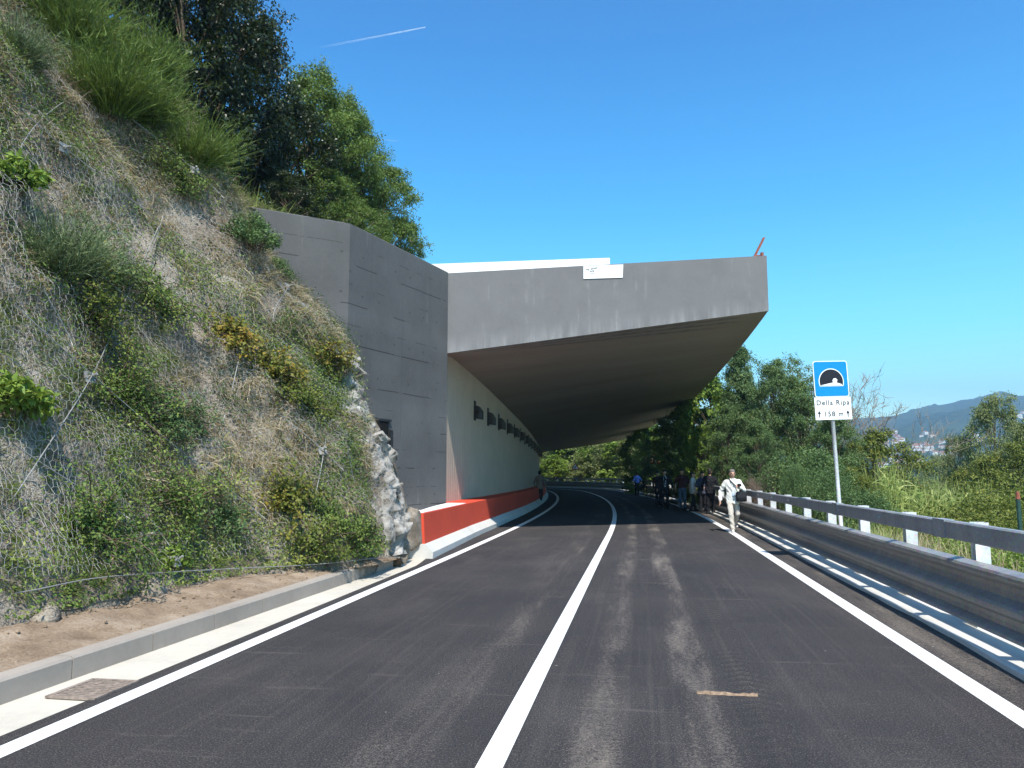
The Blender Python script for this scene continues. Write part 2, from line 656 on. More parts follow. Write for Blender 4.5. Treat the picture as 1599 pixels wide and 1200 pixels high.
M['post'] = m_galv('pale_post_steel', (.62, .63, .64), .55, .15)
M['wire'] = m_plain('net_wire', (.45, .43, .40), .5, .4, .3)
M['rope'] = m_plain('rope_steel', (.32, .31, .29), .5, .4, .3)
M['lamp'] = m_plain('black_lamp_housing', (.018, .018, .02), .5, .4)
M['lampglass'] = m_plain('lamp_glass', (.05, .055, .06), .15, .5)
M['iron'] = m_plain('rusty_iron', (.24, .19, .155), .8, .3, 0, .4, 25)
M['rust'] = m_plain('rust_red_steel', (.26, .09, .06), .8, .2, 0, .4, 20)
M['dark'] = m_plain('painted_shade', (.012, .012, .013), .95, .1)  # near-black colour standing for the shade inside openings
M['hill'] = m_hill()
M['bark'] = m_plain('bark', (.11, .085, .06), .95, .1, 0, .4, 8, .6)
M['palebark'] = m_plain('pale_bark', (.26, .215, .17), .95, .1, 0, .35, 8, .5)
M['sign_white'] = m_plain('sign_white', (.80, .80, .80), .45, .4, 0, .04)
M['sign_blue'] = m_plain('sign_blue', (.0, .22, .62), .4, .4, 0, .05)
M['sign_black'] = m_plain('sign_black', (.012, .012, .02), .5, .3)
M['sign_grey'] = m_plain('sign_grey_back', (.3, .3, .31), .5, .4)
M['sign_red'] = m_plain('sign_red', (.5, .02, .02), .45, .4)
M['logo'] = m_plain('logo_grey', (.30, .30, .30), .6)
M['banner'] = m_plain('banner_white', (.86, .86, .85), .5, .3, 0, .03)
M['wood'] = m_plain('splintered_wood', (.30, .21, .145), .85, .2, 0, .35, 40, .5)
M['green_paint'] = m_plain('dark_green_paint', (.02, .06, .05), .6)

L = {}
L['dark'] = m_leaf('dark_oak_leaf', [(0, (.010, .018, .006)), (.5, (.028, .045, .013)), (.85, (.055, .075, .022)), (1, (.09, .10, .03))], .18, .4, .4)
L['light'] = m_leaf('light_robinia_leaf', [(0, (0.082, 0.134, 0.029)), (.5, (0.170, 0.261, 0.062)), (1, (0.286, 0.381, 0.103))], .36)
L['broom'] = m_leaf('broom_stem', [(0, (0.057, 0.098, 0.018)), (.5, (0.149, 0.218, 0.041)), (1, (0.276, 0.345, 0.081))], .3)
L['greybroom'] = m_leaf('grey_broom_stem', [(0, (0.084, 0.119, 0.056)), (.5, (0.168, 0.224, 0.105)), (1, (0.266, 0.308, 0.154))], .2)
L['feather'] = m_leaf('blue_green_leaf', [(0, (0.044, 0.088, 0.031)), (.5, (0.132, 0.215, 0.076)), (.85, (0.242, 0.330, 0.111)), (1, (0.375, 0.419, 0.155))], .3)
L['bright'] = m_leaf('bright_broad_leaf', [(0, (0.087, 0.149, 0.024)), (.5, (0.210, 0.315, 0.052)), (1, (0.404, 0.489, 0.105))], .4)
L['yellow'] = m_leaf('yellow_green_leaf', [(0, (0.086, 0.122, 0.021)), (.5, (0.187, 0.216, 0.043)), (1, (0.345, 0.316, 0.071))], .33)
L['pale'] = m_leaf('pale_willow_leaf', [(0, (0.136, 0.175, 0.061)), (.5, (0.288, 0.334, 0.129)), (1, (0.455, 0.486, 0.212))], .38)
L['autumn'] = m_leaf('autumn_vine_leaf', [(0, (0.078, 0.112, 0.022)), (.4, (0.191, 0.191, 0.034)), (.7, (0.337, 0.225, 0.040)), (1, (0.359, 0.112, 0.034))], .3)
L['dry'] = m_leaf('dry_grass', [(0, (0.206, 0.175, 0.071)), (.3, (0.396, 0.309, 0.175)), (.7, (0.667, 0.539, 0.366)), (1, (0.826, 0.730, 0.572))], .25, .8, .1)
L['grass'] = m_leaf('green_grass', [(0, (0.098, 0.146, 0.033)), (.5, (0.211, 0.269, 0.065)), (1, (0.406, 0.406, 0.139))], .3)
L['twig'] = m_leaf('dead_twig', [(0, (.09, .065, .05)), (.5, (.2, .15, .12)), (1, (.34, .28, .23))], .05, .9, .1)
L['reed'] = m_leaf('reed_blade', [(0, (0.196, 0.276, 0.070)), (.5, (0.391, 0.461, 0.138)), (1, (0.691, 0.646, 0.276))], .3)
L['ground'] = m_leaf('low_plant_leaf', [(0, (0.041, 0.081, 0.020)), (.3, (0.122, 0.195, 0.043)), (.6, (0.227, 0.293, 0.065)), (.8, (0.357, 0.357, 0.098)), (1, (0.390, 0.211, 0.081))], .3)

# ------------------------------------------------------------------ vegetation geometry
def unit(v):
    return v / (np.linalg.norm(v, axis=-1, keepdims=True) + 1e-9)


def leaves(P_, N_, size, rg, aspect=.5, droop=.3, spread=.9):
    """diamond leaves: P_ (n,3) positions, N_ (n,3) preferred normals"""
    n = len(P_)
    N = unit(N_ + rg.normal(0, spread, (n, 3)))
    T = unit(np.cross(N, rg.normal(0, 1, (n, 3))))
    T[:, 2] -= droop * rg.random(n)
    T = unit(T)
    B = unit(np.cross(N, T))
    L_ = (size * rg.uniform(.6, 1.35, n))[:, None]
    W = L_ * aspect * .5
    mid = P_ + T * L_ * .45
    lift = unit(np.cross(T, B)) * L_ * .12
    V = np.stack([P_, mid + B * W + lift, P_ + T * L_, mid - B * W + lift], 1).reshape(-1, 3)
    F = np.arange(n * 4).reshape(n, 4)
    return V, F, rg.random(n)


def ribbons(B_, D_, length, width, bend, rg, segs=3):
    n = len(B_)
    D_ = unit(D_)
    S = unit(np.cross(D_, rg.normal(0, 1, (n, 3))))
    V = np.empty((n, segs + 1, 2, 3))
    for i in range(segs + 1):
        f = i / segs
        c = B_ + D_ * (length * f)[:, None] + bend * (f * f)[..., None] if np.ndim(f) else B_ + D_ * (length * f)[:, None] + bend * f * f
        w = (width * (1 - .8 * f))[:, None] * .5
        V[:, i, 0] = c - S * w
        V[:, i, 1] = c + S * w
    base = (np.arange(n) * (segs + 1) * 2)[:, None]
    F = []
    for i in range(segs):
        a = base + i * 2
        F.append(np.concatenate([a, a + 1, a + 3, a + 2], 1))
    F = np.stack(F, 1).reshape(-1, 4)
    return V.reshape(-1, 3), F, np.repeat(rg.random(n), segs)


def join_geo(parts):
    V, F, T, b = [], [], [], 0
    for v, f, t in parts:
        V.append(v)
        F.append(f + b)
        T.append(t)
        b += len(v)
    return np.concatenate(V), np.concatenate(F), np.concatenate(T)


def tree_meshes(seed, H, R, mat, barkm, leaf=.13, nclump=40, per=500, crown0=.3, shape='round', aspect=.5, droop=.3, sparse=1.0, trunk_r=None, lean=0.0):
    rg = np.random.default_rng(seed)
    tr = trunk_r or H * .018
    top = np.array([lean * H + rg.normal(0, .04) * H, rg.normal(0, .04) * H, H * .9])
    tp = [np.array([0, 0, -.5]), np.array([0, 0, 0.0])]
    for f in (.2, .4, .6, .8, 1.0):
        tp.append(top * f + np.array([rg.normal(0, .015), rg.normal(0, .015), 0]) * H)
    m = MB()
    m.tube(tp, [tr * 1.5, tr * 1.25, tr, tr * .8, tr * .6, tr * .35, tr * .12], 7)
    parts = []
    z0 = H * crown0
    for k in range(nclump):
        f = (k + rg.random()) / nclump
        f = f ** .8
        z = z0 + (H - z0) * f
        if shape == 'cone':
            env = R * (1 - f) ** .7 * (1.0 if f > .12 else .6 + f * 3)
        elif shape == 'column':
            env = R * (1 - abs(2 * f - .8) ** 3 * .45)
        elif shape == 'flat':
            env = R * math.sqrt(max(.05, 1 - (1.25 * f - .55) ** 2 * 1.2))
        else:
            env = R * math.sqrt(max(.04, 1 - (2 * f - .9) ** 2))
        a = k * 2.39996 + rg.normal(0, .4)
        rr = env * (.35 + .65 * math.sqrt(rg.random()))
        ax = tp[1] + (top) * min(1, z / H)
        c = np.array([ax[0] + rr * math.cos(a), ax[1] + rr * math.sin(a), z + rg.normal(0, .03) * H])
        # limb
        st = np.clip(z / H - .12 - .2 * rr / R, .12, .95)
        p0 = top * st
        p1 = (p0 + c) / 2 + np.array([0, 0, .05 * H])
        r0 = tr * (1 - .85 * st) * .55
        m.tube([p0, p1, c], [r0, r0 * .6, r0 * .15], 5, cap=False)
        cr = R * rg.uniform(.20, .40) * (1.0 if f < .85 else .75)
        n = int(per * sparse * rg.uniform(.6, 1.3))
        d = unit(rg.normal(0, 1, (n, 3)))
        rad = cr * (rg.random(n) ** .45)
        # ragged: sub-sprays
        ns = max(4, n // 45)
        sub = unit(rg.normal(0, 1, (ns, 3))) * (cr * rg.uniform(.55, 1.25, ns))[:, None]
        idx = rg.integers(0, ns, n)
        tt = rg.random(n)[:, None] ** .6
        P_ = c + np.where(rg.random(n)[:, None] < .35, d * rad[:, None], sub[idx] * tt + rg.normal(0, cr * .13, (n, 3))) * np.array([1, 1, .72])
        N_ = unit(P_ - c) * .6 + np.array([0, 0, .9])
        v, fq, t = leaves(P_, N_, leaf, rg, aspect, droop)
        parts.append((v, fq, np.clip(t * .7 + rg.random() * .3, 0, 1)))
        for q in range(min(ns, 5)):
            m.tube([c, c + sub[q] * .9 * np.array([1, 1, .72])], [r0 * .3 + .004, .004], 3, cap=False)
    V, F, T = join_geo(parts)
    return make_mesh('trunk', m.V, m.F, barkm, smooth=True), make_mesh('crown', V, F, mat, tint=T)


def plant(name, meshes, loc, rz, sc, label, cat, group=None, parts=('trunk', 'crown')):
    e = empty(name, loc, rz, label, cat, group)
    e.scale = (sc, sc, sc) if not hasattr(sc, '__len__') else sc
    for nme, me in zip(parts, meshes):
        link(nme, me, e)
    return e


def broom_mesh(seed, H, R, mat, n=900):
    rg = np.random.default_rng(seed)
    a = rg.random(n) * 2 * math.pi
    q = np.sqrt(rg.random(n))
    B_ = np.stack([np.cos(a) * q * R * .3, np.sin(a) * q * R * .3, -rg.random(n) * .1], 1)
    Dd = np.stack([np.cos(a) * q * R / H, np.sin(a) * q * R / H, np.ones(n)], 1) + rg.normal(0, .2, (n, 3)) + np.repeat(rg.normal(0, .22, (n // 25 + 1, 3)), 25, 0)[:n]
    L_ = H * rg.uniform(.4, 1.05, n) * (1 - .25 * q) * np.repeat(rg.uniform(.7, 1.15, n // 25 + 1), 25)[:n]
    bend = np.stack([np.cos(a) * .1, np.sin(a) * .1, -.08 * q], 1) * H
    g1 = ribbons(B_, Dd, L_, np.full(n, .011), bend, rg, 4)
    k = n * 8
    i = rg.integers(0, n, k)
    f = rg.uniform(.3, 1.0, k)
    D_u = unit(Dd)
    S_ = B_[i] + D_u[i] * (L_[i] * f)[:, None] + bend[i] * (f * f)[:, None]
    D2 = D_u[i] + rg.normal(0, .5, (k, 3))
    g2 = ribbons(S_, D2, rg.uniform(.06, .22, k) * H * .55, np.full(k, .010), rg.normal(0, .02, (k, 3)), rg, 2)
    V, F, T = join_geo([g1, g2])
    m = MB()
    for j in range(9):
        w = j * 2.4
        m.tube([(0, 0, -.25), (math.cos(w) * R * .12, math.sin(w) * R * .12, H * .22), (math.cos(w) * R * .3, math.sin(w) * R * .3, H * .5)], [.022, .014, .006], 5)
    return make_mesh('stem', m.V, m.F, M['bark'], smooth=True), make_mesh('foliage', V, F, mat, tint=T)


def shrub_mesh(seed, H, R, mat, leaf=.08, nclump=14, per=260, aspect=.6):
    rg = np.random.default_rng(seed)
    m = MB()
    parts = []
    for k in range(nclump):
        a = k * 2.4
        f = (k + .5) / nclump
        rr = R * math.sqrt(f) * .85
        z = H * (.35 + .6 * rg.random() * math.sqrt(max(.05, 1 - (rr / R) ** 2)))
        c = np.array([rr * math.cos(a), rr * math.sin(a), z])
        m.tube([(0, 0, -.25), c * .5 + np.array([0, 0, H * .1]), c], [.02, .012, .004], 4, cap=False)
        n = int(per * rg.uniform(.6, 1.4))
        cr = R * rg.uniform(.25, .42)
        P_ = c + unit(rg.normal(0, 1, (n, 3))) * (cr * rg.random(n) ** .5)[:, None] * np.array([1, 1, min(1.0, H / R)])
        P_[:, 2] = np.maximum(P_[:, 2], .01)
        v, f_, t = leaves(P_, unit(P_ - c) + np.array([0, 0, .7]), leaf, rg, aspect)
        parts.append((v, f_, np.clip(t * .7 + rg.random() * .3, 0, 1)))
    V, F, T = join_geo(parts)
    return make_mesh('stem', m.V, m.F, M['bark'], smooth=True), make_mesh('foliage', V, F, mat, tint=T)


# ------------------------------------------------------------------ world, sun, camera
w = bpy.data.worlds.new('World')
SC.world = w
w.use_nodes = True
wt = w.node_tree
wt.nodes.clear()
wo = wt.nodes.new('ShaderNodeOutputWorld')
bg = wt.nodes.new('ShaderNodeBackground')
sky = wt.nodes.new('ShaderNodeTexSky')
sky.sky_type = 'NISHITA'
sky.sun_disc = False
SUN_AZ = math.radians(7)      # to the right of straight behind the camera
SUN_EL = math.radians(55)
to_sun = Vector((math.sin(SUN_AZ) * math.cos(SUN_EL), -math.cos(SUN_AZ) * math.cos(SUN_EL), math.sin(SUN_EL)))
sky.sun_elevation = SUN_EL
sky.sun_rotation = math.atan2(to_sun.x, to_sun.y)
sky.altitude = 100
sky.air_density = 1.0
sky.dust_density = .5
sky.ozone_density = 3.2
hsv = wt.nodes.new('ShaderNodeHueSaturation')
hsv.inputs['Saturation'].default_value = 1.25
hsv.inputs['Value'].default_value = 1.0
wt.links.new(sky.outputs[0], hsv.inputs['Color'])
tintn = wt.nodes.new('ShaderNodeMix')
tintn.data_type = 'RGBA'
tintn.blend_type = 'MULTIPLY'
tintn.inputs[0].default_value = 1.0
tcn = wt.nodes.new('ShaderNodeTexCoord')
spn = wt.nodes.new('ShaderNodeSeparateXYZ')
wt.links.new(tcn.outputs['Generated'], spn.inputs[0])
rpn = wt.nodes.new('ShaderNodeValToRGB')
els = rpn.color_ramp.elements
for pos_, col_ in ((.0, (1.40, 1.34, .98)), (.06, (1.18, 1.32, .98)), (.17, (.58, 1.14, .92)), (.32, (.20, .82, .84)), (.50, (.06, .56, .72)), (.62, (.16, .50, .64)), (1.0, (.42, .56, .62))):  # unseen zenith stops made greyer than a real sky, to neutralise shade
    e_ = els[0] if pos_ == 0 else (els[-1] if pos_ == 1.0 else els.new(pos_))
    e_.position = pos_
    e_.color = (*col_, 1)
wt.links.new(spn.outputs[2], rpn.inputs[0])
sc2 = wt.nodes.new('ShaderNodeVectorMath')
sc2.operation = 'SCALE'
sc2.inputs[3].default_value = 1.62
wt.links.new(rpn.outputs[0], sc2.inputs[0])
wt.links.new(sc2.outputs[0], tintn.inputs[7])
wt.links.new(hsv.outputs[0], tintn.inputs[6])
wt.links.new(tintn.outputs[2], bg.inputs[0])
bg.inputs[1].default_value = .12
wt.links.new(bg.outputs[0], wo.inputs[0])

sl = bpy.data.lights.new('sun', 'SUN')
sl.energy = 4.6
sl.angle = math.radians(.55)
sl.color = (1.0, .95, .87)
so = bpy.data.objects.new('sun', sl)
so.rotation_euler = to_sun.to_track_quat('Z', 'Y').to_euler()
COL.objects.link(so)

cam = bpy.data.cameras.new('camera')
cam.sensor_width = 36
cam.lens = 36 * FPX / 1599
cam.clip_start = .1
cam.clip_end = 30000
co = bpy.data.objects.new('camera', cam)
co.location = (0, 0, CAMH)
co.rotation_euler = (math.pi / 2 + PITCH, 0, 0)
COL.objects.link(co)
SC.camera = co
SC.view_settings.view_transform = 'Standard'
SC.view_settings.look = 'None'
SC.view_settings.exposure = .86
SC.view_settings.gamma = 1
try:
    SC.cycles.use_denoising = True
    SC.cycles.max_bounces = 6
    SC.cycles.diffuse_bounces = 3
    SC.cycles.transparent_max_bounces = 8
    SC.cycles.use_adaptive_sampling = True
    SC.cycles.adaptive_threshold = .02
except Exception:
    pass

# ------------------------------------------------------------------ ground sheet
def ground_z(xy):
    xy = np.atleast_2d(np.asarray(xy, float))
    lat = np.empty(len(xy))
    for i in range(0, len(xy), 20000):
        lat[i:i + 20000] = lat_of(xy[i:i + 20000])
    t = np.clip((lat - 5.6) / 5.5, 0, 1)
    z = -.09 - 2.4 * t * t * (3 - 2 * t)
    t2 = np.clip((lat - 12) / 60, 0, 1)
    z = z - 1.6 * t2
    rough = np.clip((lat - 5.0) / 4, 0, 1)
    z = z + rough * (fbm(xy[:, 0] * .35, xy[:, 1] * .35, 5) - .5) * .7
    return z


def axis(fine0, fine1, step, far0, far1, k):
    a = list(np.arange(fine0, fine1, step))
    g = step
    x = fine1
    while x < far1:
        a.append(x)
        g *= k
        x += g
    a.append(far1)
    g = step
    x = fine0 - step
    b = []
    while x > far0:
        b.append(x)
        g *= k
        x -= g
    b.append(far0)
    return np.array(b[::-1] + a)


gx = axis(-14, 45, .8, -2600, 3600, 1.22)
gy = axis(-14, 125, .8, -900, 3600, 1.22)
XX, YY = np.meshgrid(gx, gy)
xy = np.stack([XX.ravel(), YY.ravel()], 1)
gz = ground_z(xy)
nx, ny = len(gx), len(gy)
ii = np.arange((ny - 1) * nx).reshape(ny - 1, nx)[:, :-1].ravel()
GF = np.stack([ii, ii + 1, ii + nx + 1, ii + nx], 1)
o = obj('ground', np.column_stack([xy, gz]), GF, M['ground'], smooth=True)
tag(o, 'overgrown ground sheet falling away beside the road', None, None, 'structure')

# ------------------------------------------------------------------ road
S_GAL = sY(19.15)           # gallery portal at the inner wall
S_END = SMAX - 6


def left_edge(s):
    y = at(s)[1]
    return interp(y, [13.4, 15.2, 20, 40], [-3.06, -3.3, -3.6, -3.8]) if s < 70 else -3.8


def right_edge(s):
    return 3.90 + .09 * (float(vnoise(s * .55, 0, 3)) - .5) + .05 * (float(vnoise(s * 2.1, 0, 4)) - .5)


n = int(S_END / .4)
rings, uvs = [], []
for i in range(n):
    s = S_END * i / (n - 1)
    le, re_ = left_edge(s), right_edge(s)
    pr = [(le, -.12), (le, 0.0), (le * .5, .0), (0, .0), (re_ * .5, .0), (re_, .0), (re_ + .02, -.12)]
    rings.append([at(s, l, z) for l, z in pr])
    uvs += [(l, s) for l, z in pr]
mb = MB().loft(rings, cap=False, closed=False)
o = mb.build('road', M['asphalt'], uv=uvs)
tag(o, 'dark fresh asphalt road with dusty tyre streaks', None, None, 'structure')


def strip(name, latf, wdt, s0, s1, z, mat, label):
    n_ = int((s1 - s0) / .4)
    V, uv_ = [], []
    for i in range(n_):
        s = s0 + (s1 - s0) * i / (n_ - 1)
        l = latf(s)
        for q in (-.5, .5):
            V.append(at(s, l + q * wdt, z))
            uv_.append((l + q * wdt, s))
    F = [(2 * i, 2 * i + 1, 2 * i + 3, 2 * i + 2) for i in range(n_ - 1)]
    return tag(obj(name, V, F, mat, uv=uv_), label, None, None, 'structure')


strip('road_centre_line', lambda s: 0.0, .15, 0, S_END, .004, M['line'], 'solid white centre line of the road')
strip('road_edge_line', lambda s: interp(s, [0, 30, 60, 90], [-2.85, -2.82, -2.95, -3.1]), .16, 0, S_END, .004, M['line'], 'solid white line on the cliff side of the road')
strip('road_edge_line', lambda s: 3.29, .175, 0, S_END, .004, M['line'], 'solid white line on the guardrail side of the road')

# gutter and kerb at the foot of the slope
S_KE = sY(12.68) + .5
klat = lambda s: interp(at(s)[1], [5.6, 12.7], [-3.60, -3.42])
S_BE = sY(14.45)
n = 60
V = []
for i in range(n):
    s = (S_BE + 1.0) * i / (n - 1)
    V += [at(s, -3.0, -.012), at(s, klat(s) - .12 if s < S_KE - .2 else -4.6, -.008)]
F = [(2 * i, 2 * i + 1, 2 * i + 3, 2 * i + 2) for i in range(n - 1)]
tag(obj('gutter', V, F, M['gutter']), 'pale concrete gutter beside the kerb', None, None, 'structure')

# kerb of separate stones
kb = MB()
s = 0.0
kid = 0
while s < S_KE - .2:
    s1 = min(s + 1.0, S_KE)
    rings = []
    for q in (s + .006, s1 - .006):
        l = klat(q)
        rings.append([at(q, l, -.1), at(q, l, .15), at(q, l - .02, .17), at(q, l - .15, .172), at(q, l - .15, -.1)])
    kb.loft(rings)
    s = s1
tag(kb.build('kerb', M['kerb']), 'row of pale concrete kerbstones', None, None, 'structure')

# ------------------------------------------------------------------ slope geometry
foot_px = [(0, 992), (78, 977), (160, 957), (231, 940), (264, 932), (314, 919), (413, 901), (500, 889), (570, 880), (628, 874)]
FT = [G(px, py, .22) for px, py in foot_px]
FT[-1] = np.array([-2.02, 14.25, .15])
d0 = np.array([-.36, -1.0, 0])
FT = [FT[0] + d0 * 9.5, FT[0] + d0 * 5, FT[0] + d0 * 2] + FT
FT = np.array(FT)
fl = np.concatenate([[0], np.cumsum(np.linalg.norm(np.diff(FT, axis=0), axis=1))])
TL = fl[-1]
UPD = np.array([-.92, .39, 0])
edge_px = [(634, 872, 14.25), (630, 800, 14.5), (610, 725, 14.75), (588, 668, 14.9), (573, 640, 15.0), (561, 595, 15.15), (550, 539, 15.25), (512, 493, 15.25), (482, 464, 15.25), (438, 440, 15.0), (400, 382, 14.8), (372, 318, 14.65)]
EDGE = np.array([D(*p) for p in edge_px])
el = np.concatenate([[0], np.cumsum(np.linalg.norm(np.diff(EDGE, axis=0), axis=1))])
el /= el[-1]


def foot(t):
    return np.stack([np.interp(t, fl, FT[:, k]) for k in range(3)], -1)


F_END = foot(np.array([TL]))[0]


def crest(t):
    f = foot(t)
    h = 6.7 + (14.3 - f[:, 1]) * .72
    h = np.minimum(h, 14.5)
    c = f + UPD[None] * (h * .488)[:, None]
    c[:, 2] = h + .2
    wgt = np.clip((t - (TL - 4)) / 4, 0, 1)[:, None]
    wgt = wgt * wgt * (3 - 2 * wgt)
    cend = F_END + UPD * 6.7 * .488
    cend[2] = 6.9
    return c + wgt * (EDGE[-1] - cend)


def Edev(u):
    e = np.stack([np.interp(u, el, EDGE[:, k]) for k in range(3)], -1)
    st = EDGE[0][None] + (EDGE[-1] - EDGE[0])[None] * u[:, None]
    return e - st


def S0(t, u):
    f, c = foot(t), crest(t)
    wgt = np.clip((t - (TL - 4.5)) / 4.5, 0, 1)
    wgt = (wgt * wgt)[:, None]
    return f + (c - f) * u[:, None] + wgt * Edev(u)


def S_n(t, u):
    e = .02
    a = S0(np.minimum(t + e, TL), u) - S0(t - e, u)
    b = S0(t, np.minimum(u + .01, 1)) - S0(t, np.maximum(u - .01, 0))
    nn = unit(np.cross(a, b))
    return np.where((nn[:, 0] < 0)[:, None], -nn, nn)


def S(t, u, off=0.0):
    p = S0(t, u)
    nn = S_n(t, u)
    um = u * 9.0
    k = np.clip(u / .06, 0, 1) * np.clip((TL - t) / .8, .25, 1) * np.clip((1.02 - u) / .12, .2, 1)
    d = (fbm(t * .55, um * .55, 11, 3) - .5) * .75 + (fbm(t * 2.2, um * 2.2, 23, 4) - .5) * .40 + (fbm(t * 9, um * 9, 37, 3) - .5) * .10
    # a rocky toe that steps out below the hem of the net
    d = d * k
    return p + nn * (d + off)[:, None], nn


NTs, NUs = 190, 120
tg = np.linspace(.05, TL, NTs)
ug = np.linspace(0, 1, NUs)
TT, UU = np.meshgrid(tg, ug)
SV, SN = S(TT.ravel(), UU.ravel())
SV = SV.reshape(NUs, NTs, 3)
ext1 = SV[:, -1:] + np.array([.05, .35, 0])
ext2 = SV[:, -1:] + np.array([-.3, 1.3, -.1])
low = SV[:1].copy()
SVx = np.concatenate([SV, ext1, ext2], 1)
lowr = SVx[:1] + np.array([-.05, 0, -.6])
SVx = np.concatenate([lowr, SVx], 0)
nr, nc = SVx.shape[:2]
ii = np.arange((nr - 1) * nc).reshape(nr - 1, nc)[:, :-1].ravel()
SF = np.stack([ii, ii + 1, ii + nc + 1, ii + nc], 1)
o = obj('hillside', SVx.reshape(-1, 3), SF, M['slope'], smooth=True)
tag(o, 'steep cut hillside of earth and pale rock', None, None, 'structure')
SBVH = BVHTree.FromPolygons([tuple(v) for v in SVx.reshape(-1, 3)], [tuple(f) for f in SF.tolist()])
CAMP = Vector((0, 0, CAMH))


def hit(bvh, px, py):
    a, b = ray(px, py)
    r = bvh.ray_cast(CAMP, Vector((a, 1, b)).normalized())
    if r[0] is None:
        return None, None
    nn = np.array(r[1])
    if nn @ np.array([a, 1, b]) > 0:
        nn = -nn
    return np.array(r[0]), nn


# walls in plan
WA = D(390, 317, 14.9)
WB = D(547, 347, 16.0)
WJ = at(S_GAL, -4.02)
ZT = 6.9
# upper wooded terrain: from the crest, the wall top and the gallery's back, rising away
cl = [c for c in crest(np.linspace(.05, TL, 30))]
cl += [np.array([WB[0] - .3, WB[1] + .5, 6.55]), np.array([WJ[0] - .4, WJ[1] + .3, 6.45])]
for s in np.linspace(S_GAL + 3, S_GAL + 75, 25):
    cl.append(at(s, -4.4, 6.4))
cl = np.array(cl)
rows = []
for k, dd in enumerate(np.concatenate([[0, .4, 1, 2], np.arange(3.5, 48, 1.5)])):
    row = cl.copy()
    for i in range(len(cl)):
        U_ = UPD if i < 33 else np.array([-.97, .25, 0])
        row[i] = cl[i] + U_ * dd
        row[i, 2] = cl[i, 2] + dd * (.62 if i < 30 else .42) + (0 if k == 0 else (fbm(row[i, 0] * .5, row[i, 1] * .5, 71) - .5) * min(1.2, dd))
    rows.append(row)
UR = np.array(rows)
nr, nc = UR.shape[:2]
ii = np.arange((nr - 1) * nc).reshape(nr - 1, nc)[:, :-1].ravel()
UF = np.stack([ii, ii + 1, ii + nc + 1, ii + nc], 1)
o = obj('upper_hillside', UR.reshape(-1, 3), UF, M['upper'], smooth=True)
tag(o, 'wooded upper hillside above the cut slope', None, None, 'structure')
UBVH = BVHTree.FromPolygons([tuple(v) for v in UR.reshape(-1, 3)], [tuple(f) for f in UF.tolist()])


def drop(x, y, bvh, z0=80):
    r = bvh.ray_cast(Vector((x, y, z0)), Vector((0, 0, -1)))
    return None if r[0] is None else r[0][2]


# dirt strip between kerb and slope foot
tt = np.linspace(.05, TL, 140)
fo = foot(tt)
keepf = np.array([s_of(q) < S_KE + .15 for q in fo])
tt, fo = tt[keepf], fo[keepf]
rows = []
NK = 14
for i in range(len(tt)):
    f = fo[i]
    s = s_of(f)
    k = at(min(s, S_KE), klat(min(s, S_KE)) - .14, .165)
    if k[0] < f[0]:
        k = f + np.array([.15, 0, -.03])
    row = []
    for q in range(NK):
        a = q / (NK - 1)
        p = k * (1 - a) + (f + np.array([-.3, .1, .06])) * a
        p[2] += math.sin(a * math.pi) * .03 + (float(fbm(p[0] * 4, p[1] * 4, 91)) - .5) * .12 * min(1, a * 5)
        row.append(p)
    rows.append(row)
rows.append([q + np.array([.03, .05, -.3]) for q in rows[-1]])
DV = np.array(rows)
nr, nc = DV.shape[:2]
ii = np.arange((nr - 1) * nc).reshape(nr - 1, nc)[:, :-1].ravel()
DF = np.stack([ii, ii + 1, ii + nc + 1, ii + nc], 1)
tag(obj('dirt_strip', DV.reshape(-1, 3), DF, M['soil'], smooth=True), 'strip of bare brown dirt behind the kerb', None, None, 'structure')
# pebbles and clods on the dirt
pm = MB()
for k in range(420):
    i = random.randrange(12, len(tt) - 2)
    j = random.randrange(1, NK - 1)
    p = DV[i, j] + np.array([random.uniform(-.08, .08), random.uniform(-.08, .08), .004])
    r = random.choice([.008, .012, .016, .02, .03])
    pm.ell(p, (r, r * random.uniform(.6, 1), r * .6), 0, 6, 4, Matrix.Rotation(random.random() * 6, 3, 'Z'))
tag(pm.build('gravel', M['soil']), 'scattered pebbles and clods on the bare dirt', 'gravel', None, 'stuff')

# ------------------------------------------------------------------ rockfall net
net = empty('rockfall_net', (0, 0, 0), 0, 'grey hexagonal wire rockfall netting with steel ropes pinned over the slope', 'netting')
cell = .078
rowsN = int(8.6 / (cell * .86))
V, E = [], []
t0n, t1n = 5.0, TL - .15
colsN = int((t1n - t0n) / cell)
ptsT, ptsU = [], []
for r in range(rowsN):
    for c in range(colsN):
        ptsT.append(t0n + (c + (.5 if r % 2 else 0)) * cell)
        ptsU.append(.035 + r * cell * .86 / 9.0)
ptsT = np.minimum(np.array(ptsT), TL - .05)
ptsU = np.clip(np.array(ptsU), 0, .99)
# two vertices per site (the twist), joined into a hexagon lattice
jt = rng.normal(0, .008, (len(ptsT), 2))
A, nA = S(ptsT + jt[:, 0], ptsU - .0028 + jt[:, 1] / 9, .0)
loose = .07 + .11 * fbm(ptsT * 1.3, ptsU * 12, 55, 2)
A = A + nA * loose[:, None]
Bp, nB = S(ptsT + jt[:, 0], ptsU + .0028 + jt[:, 1] / 9, .0)
Bp = Bp + nB * loose[:, None]
idx = np.arange(len(ptsT)).reshape(rowsN, colsN)
segs = [(A.reshape(-1, 3), Bp.reshape(-1, 3))]
for r in range(rowsN - 1):
    up = Bp[idx[r]]
    if r % 2 == 0:
        segs.append((up, A[idx[r + 1]]))
        segs.append((up[1:], A[idx[r + 1]][:-1]))
    else:
        segs.append((up, A[idx[r + 1]]))
        segs.append((up[:-1], A[idx[r + 1]][1:]))
P0 = np.concatenate([a for a, b in segs])
P1 = np.concatenate([b for a, b in segs])
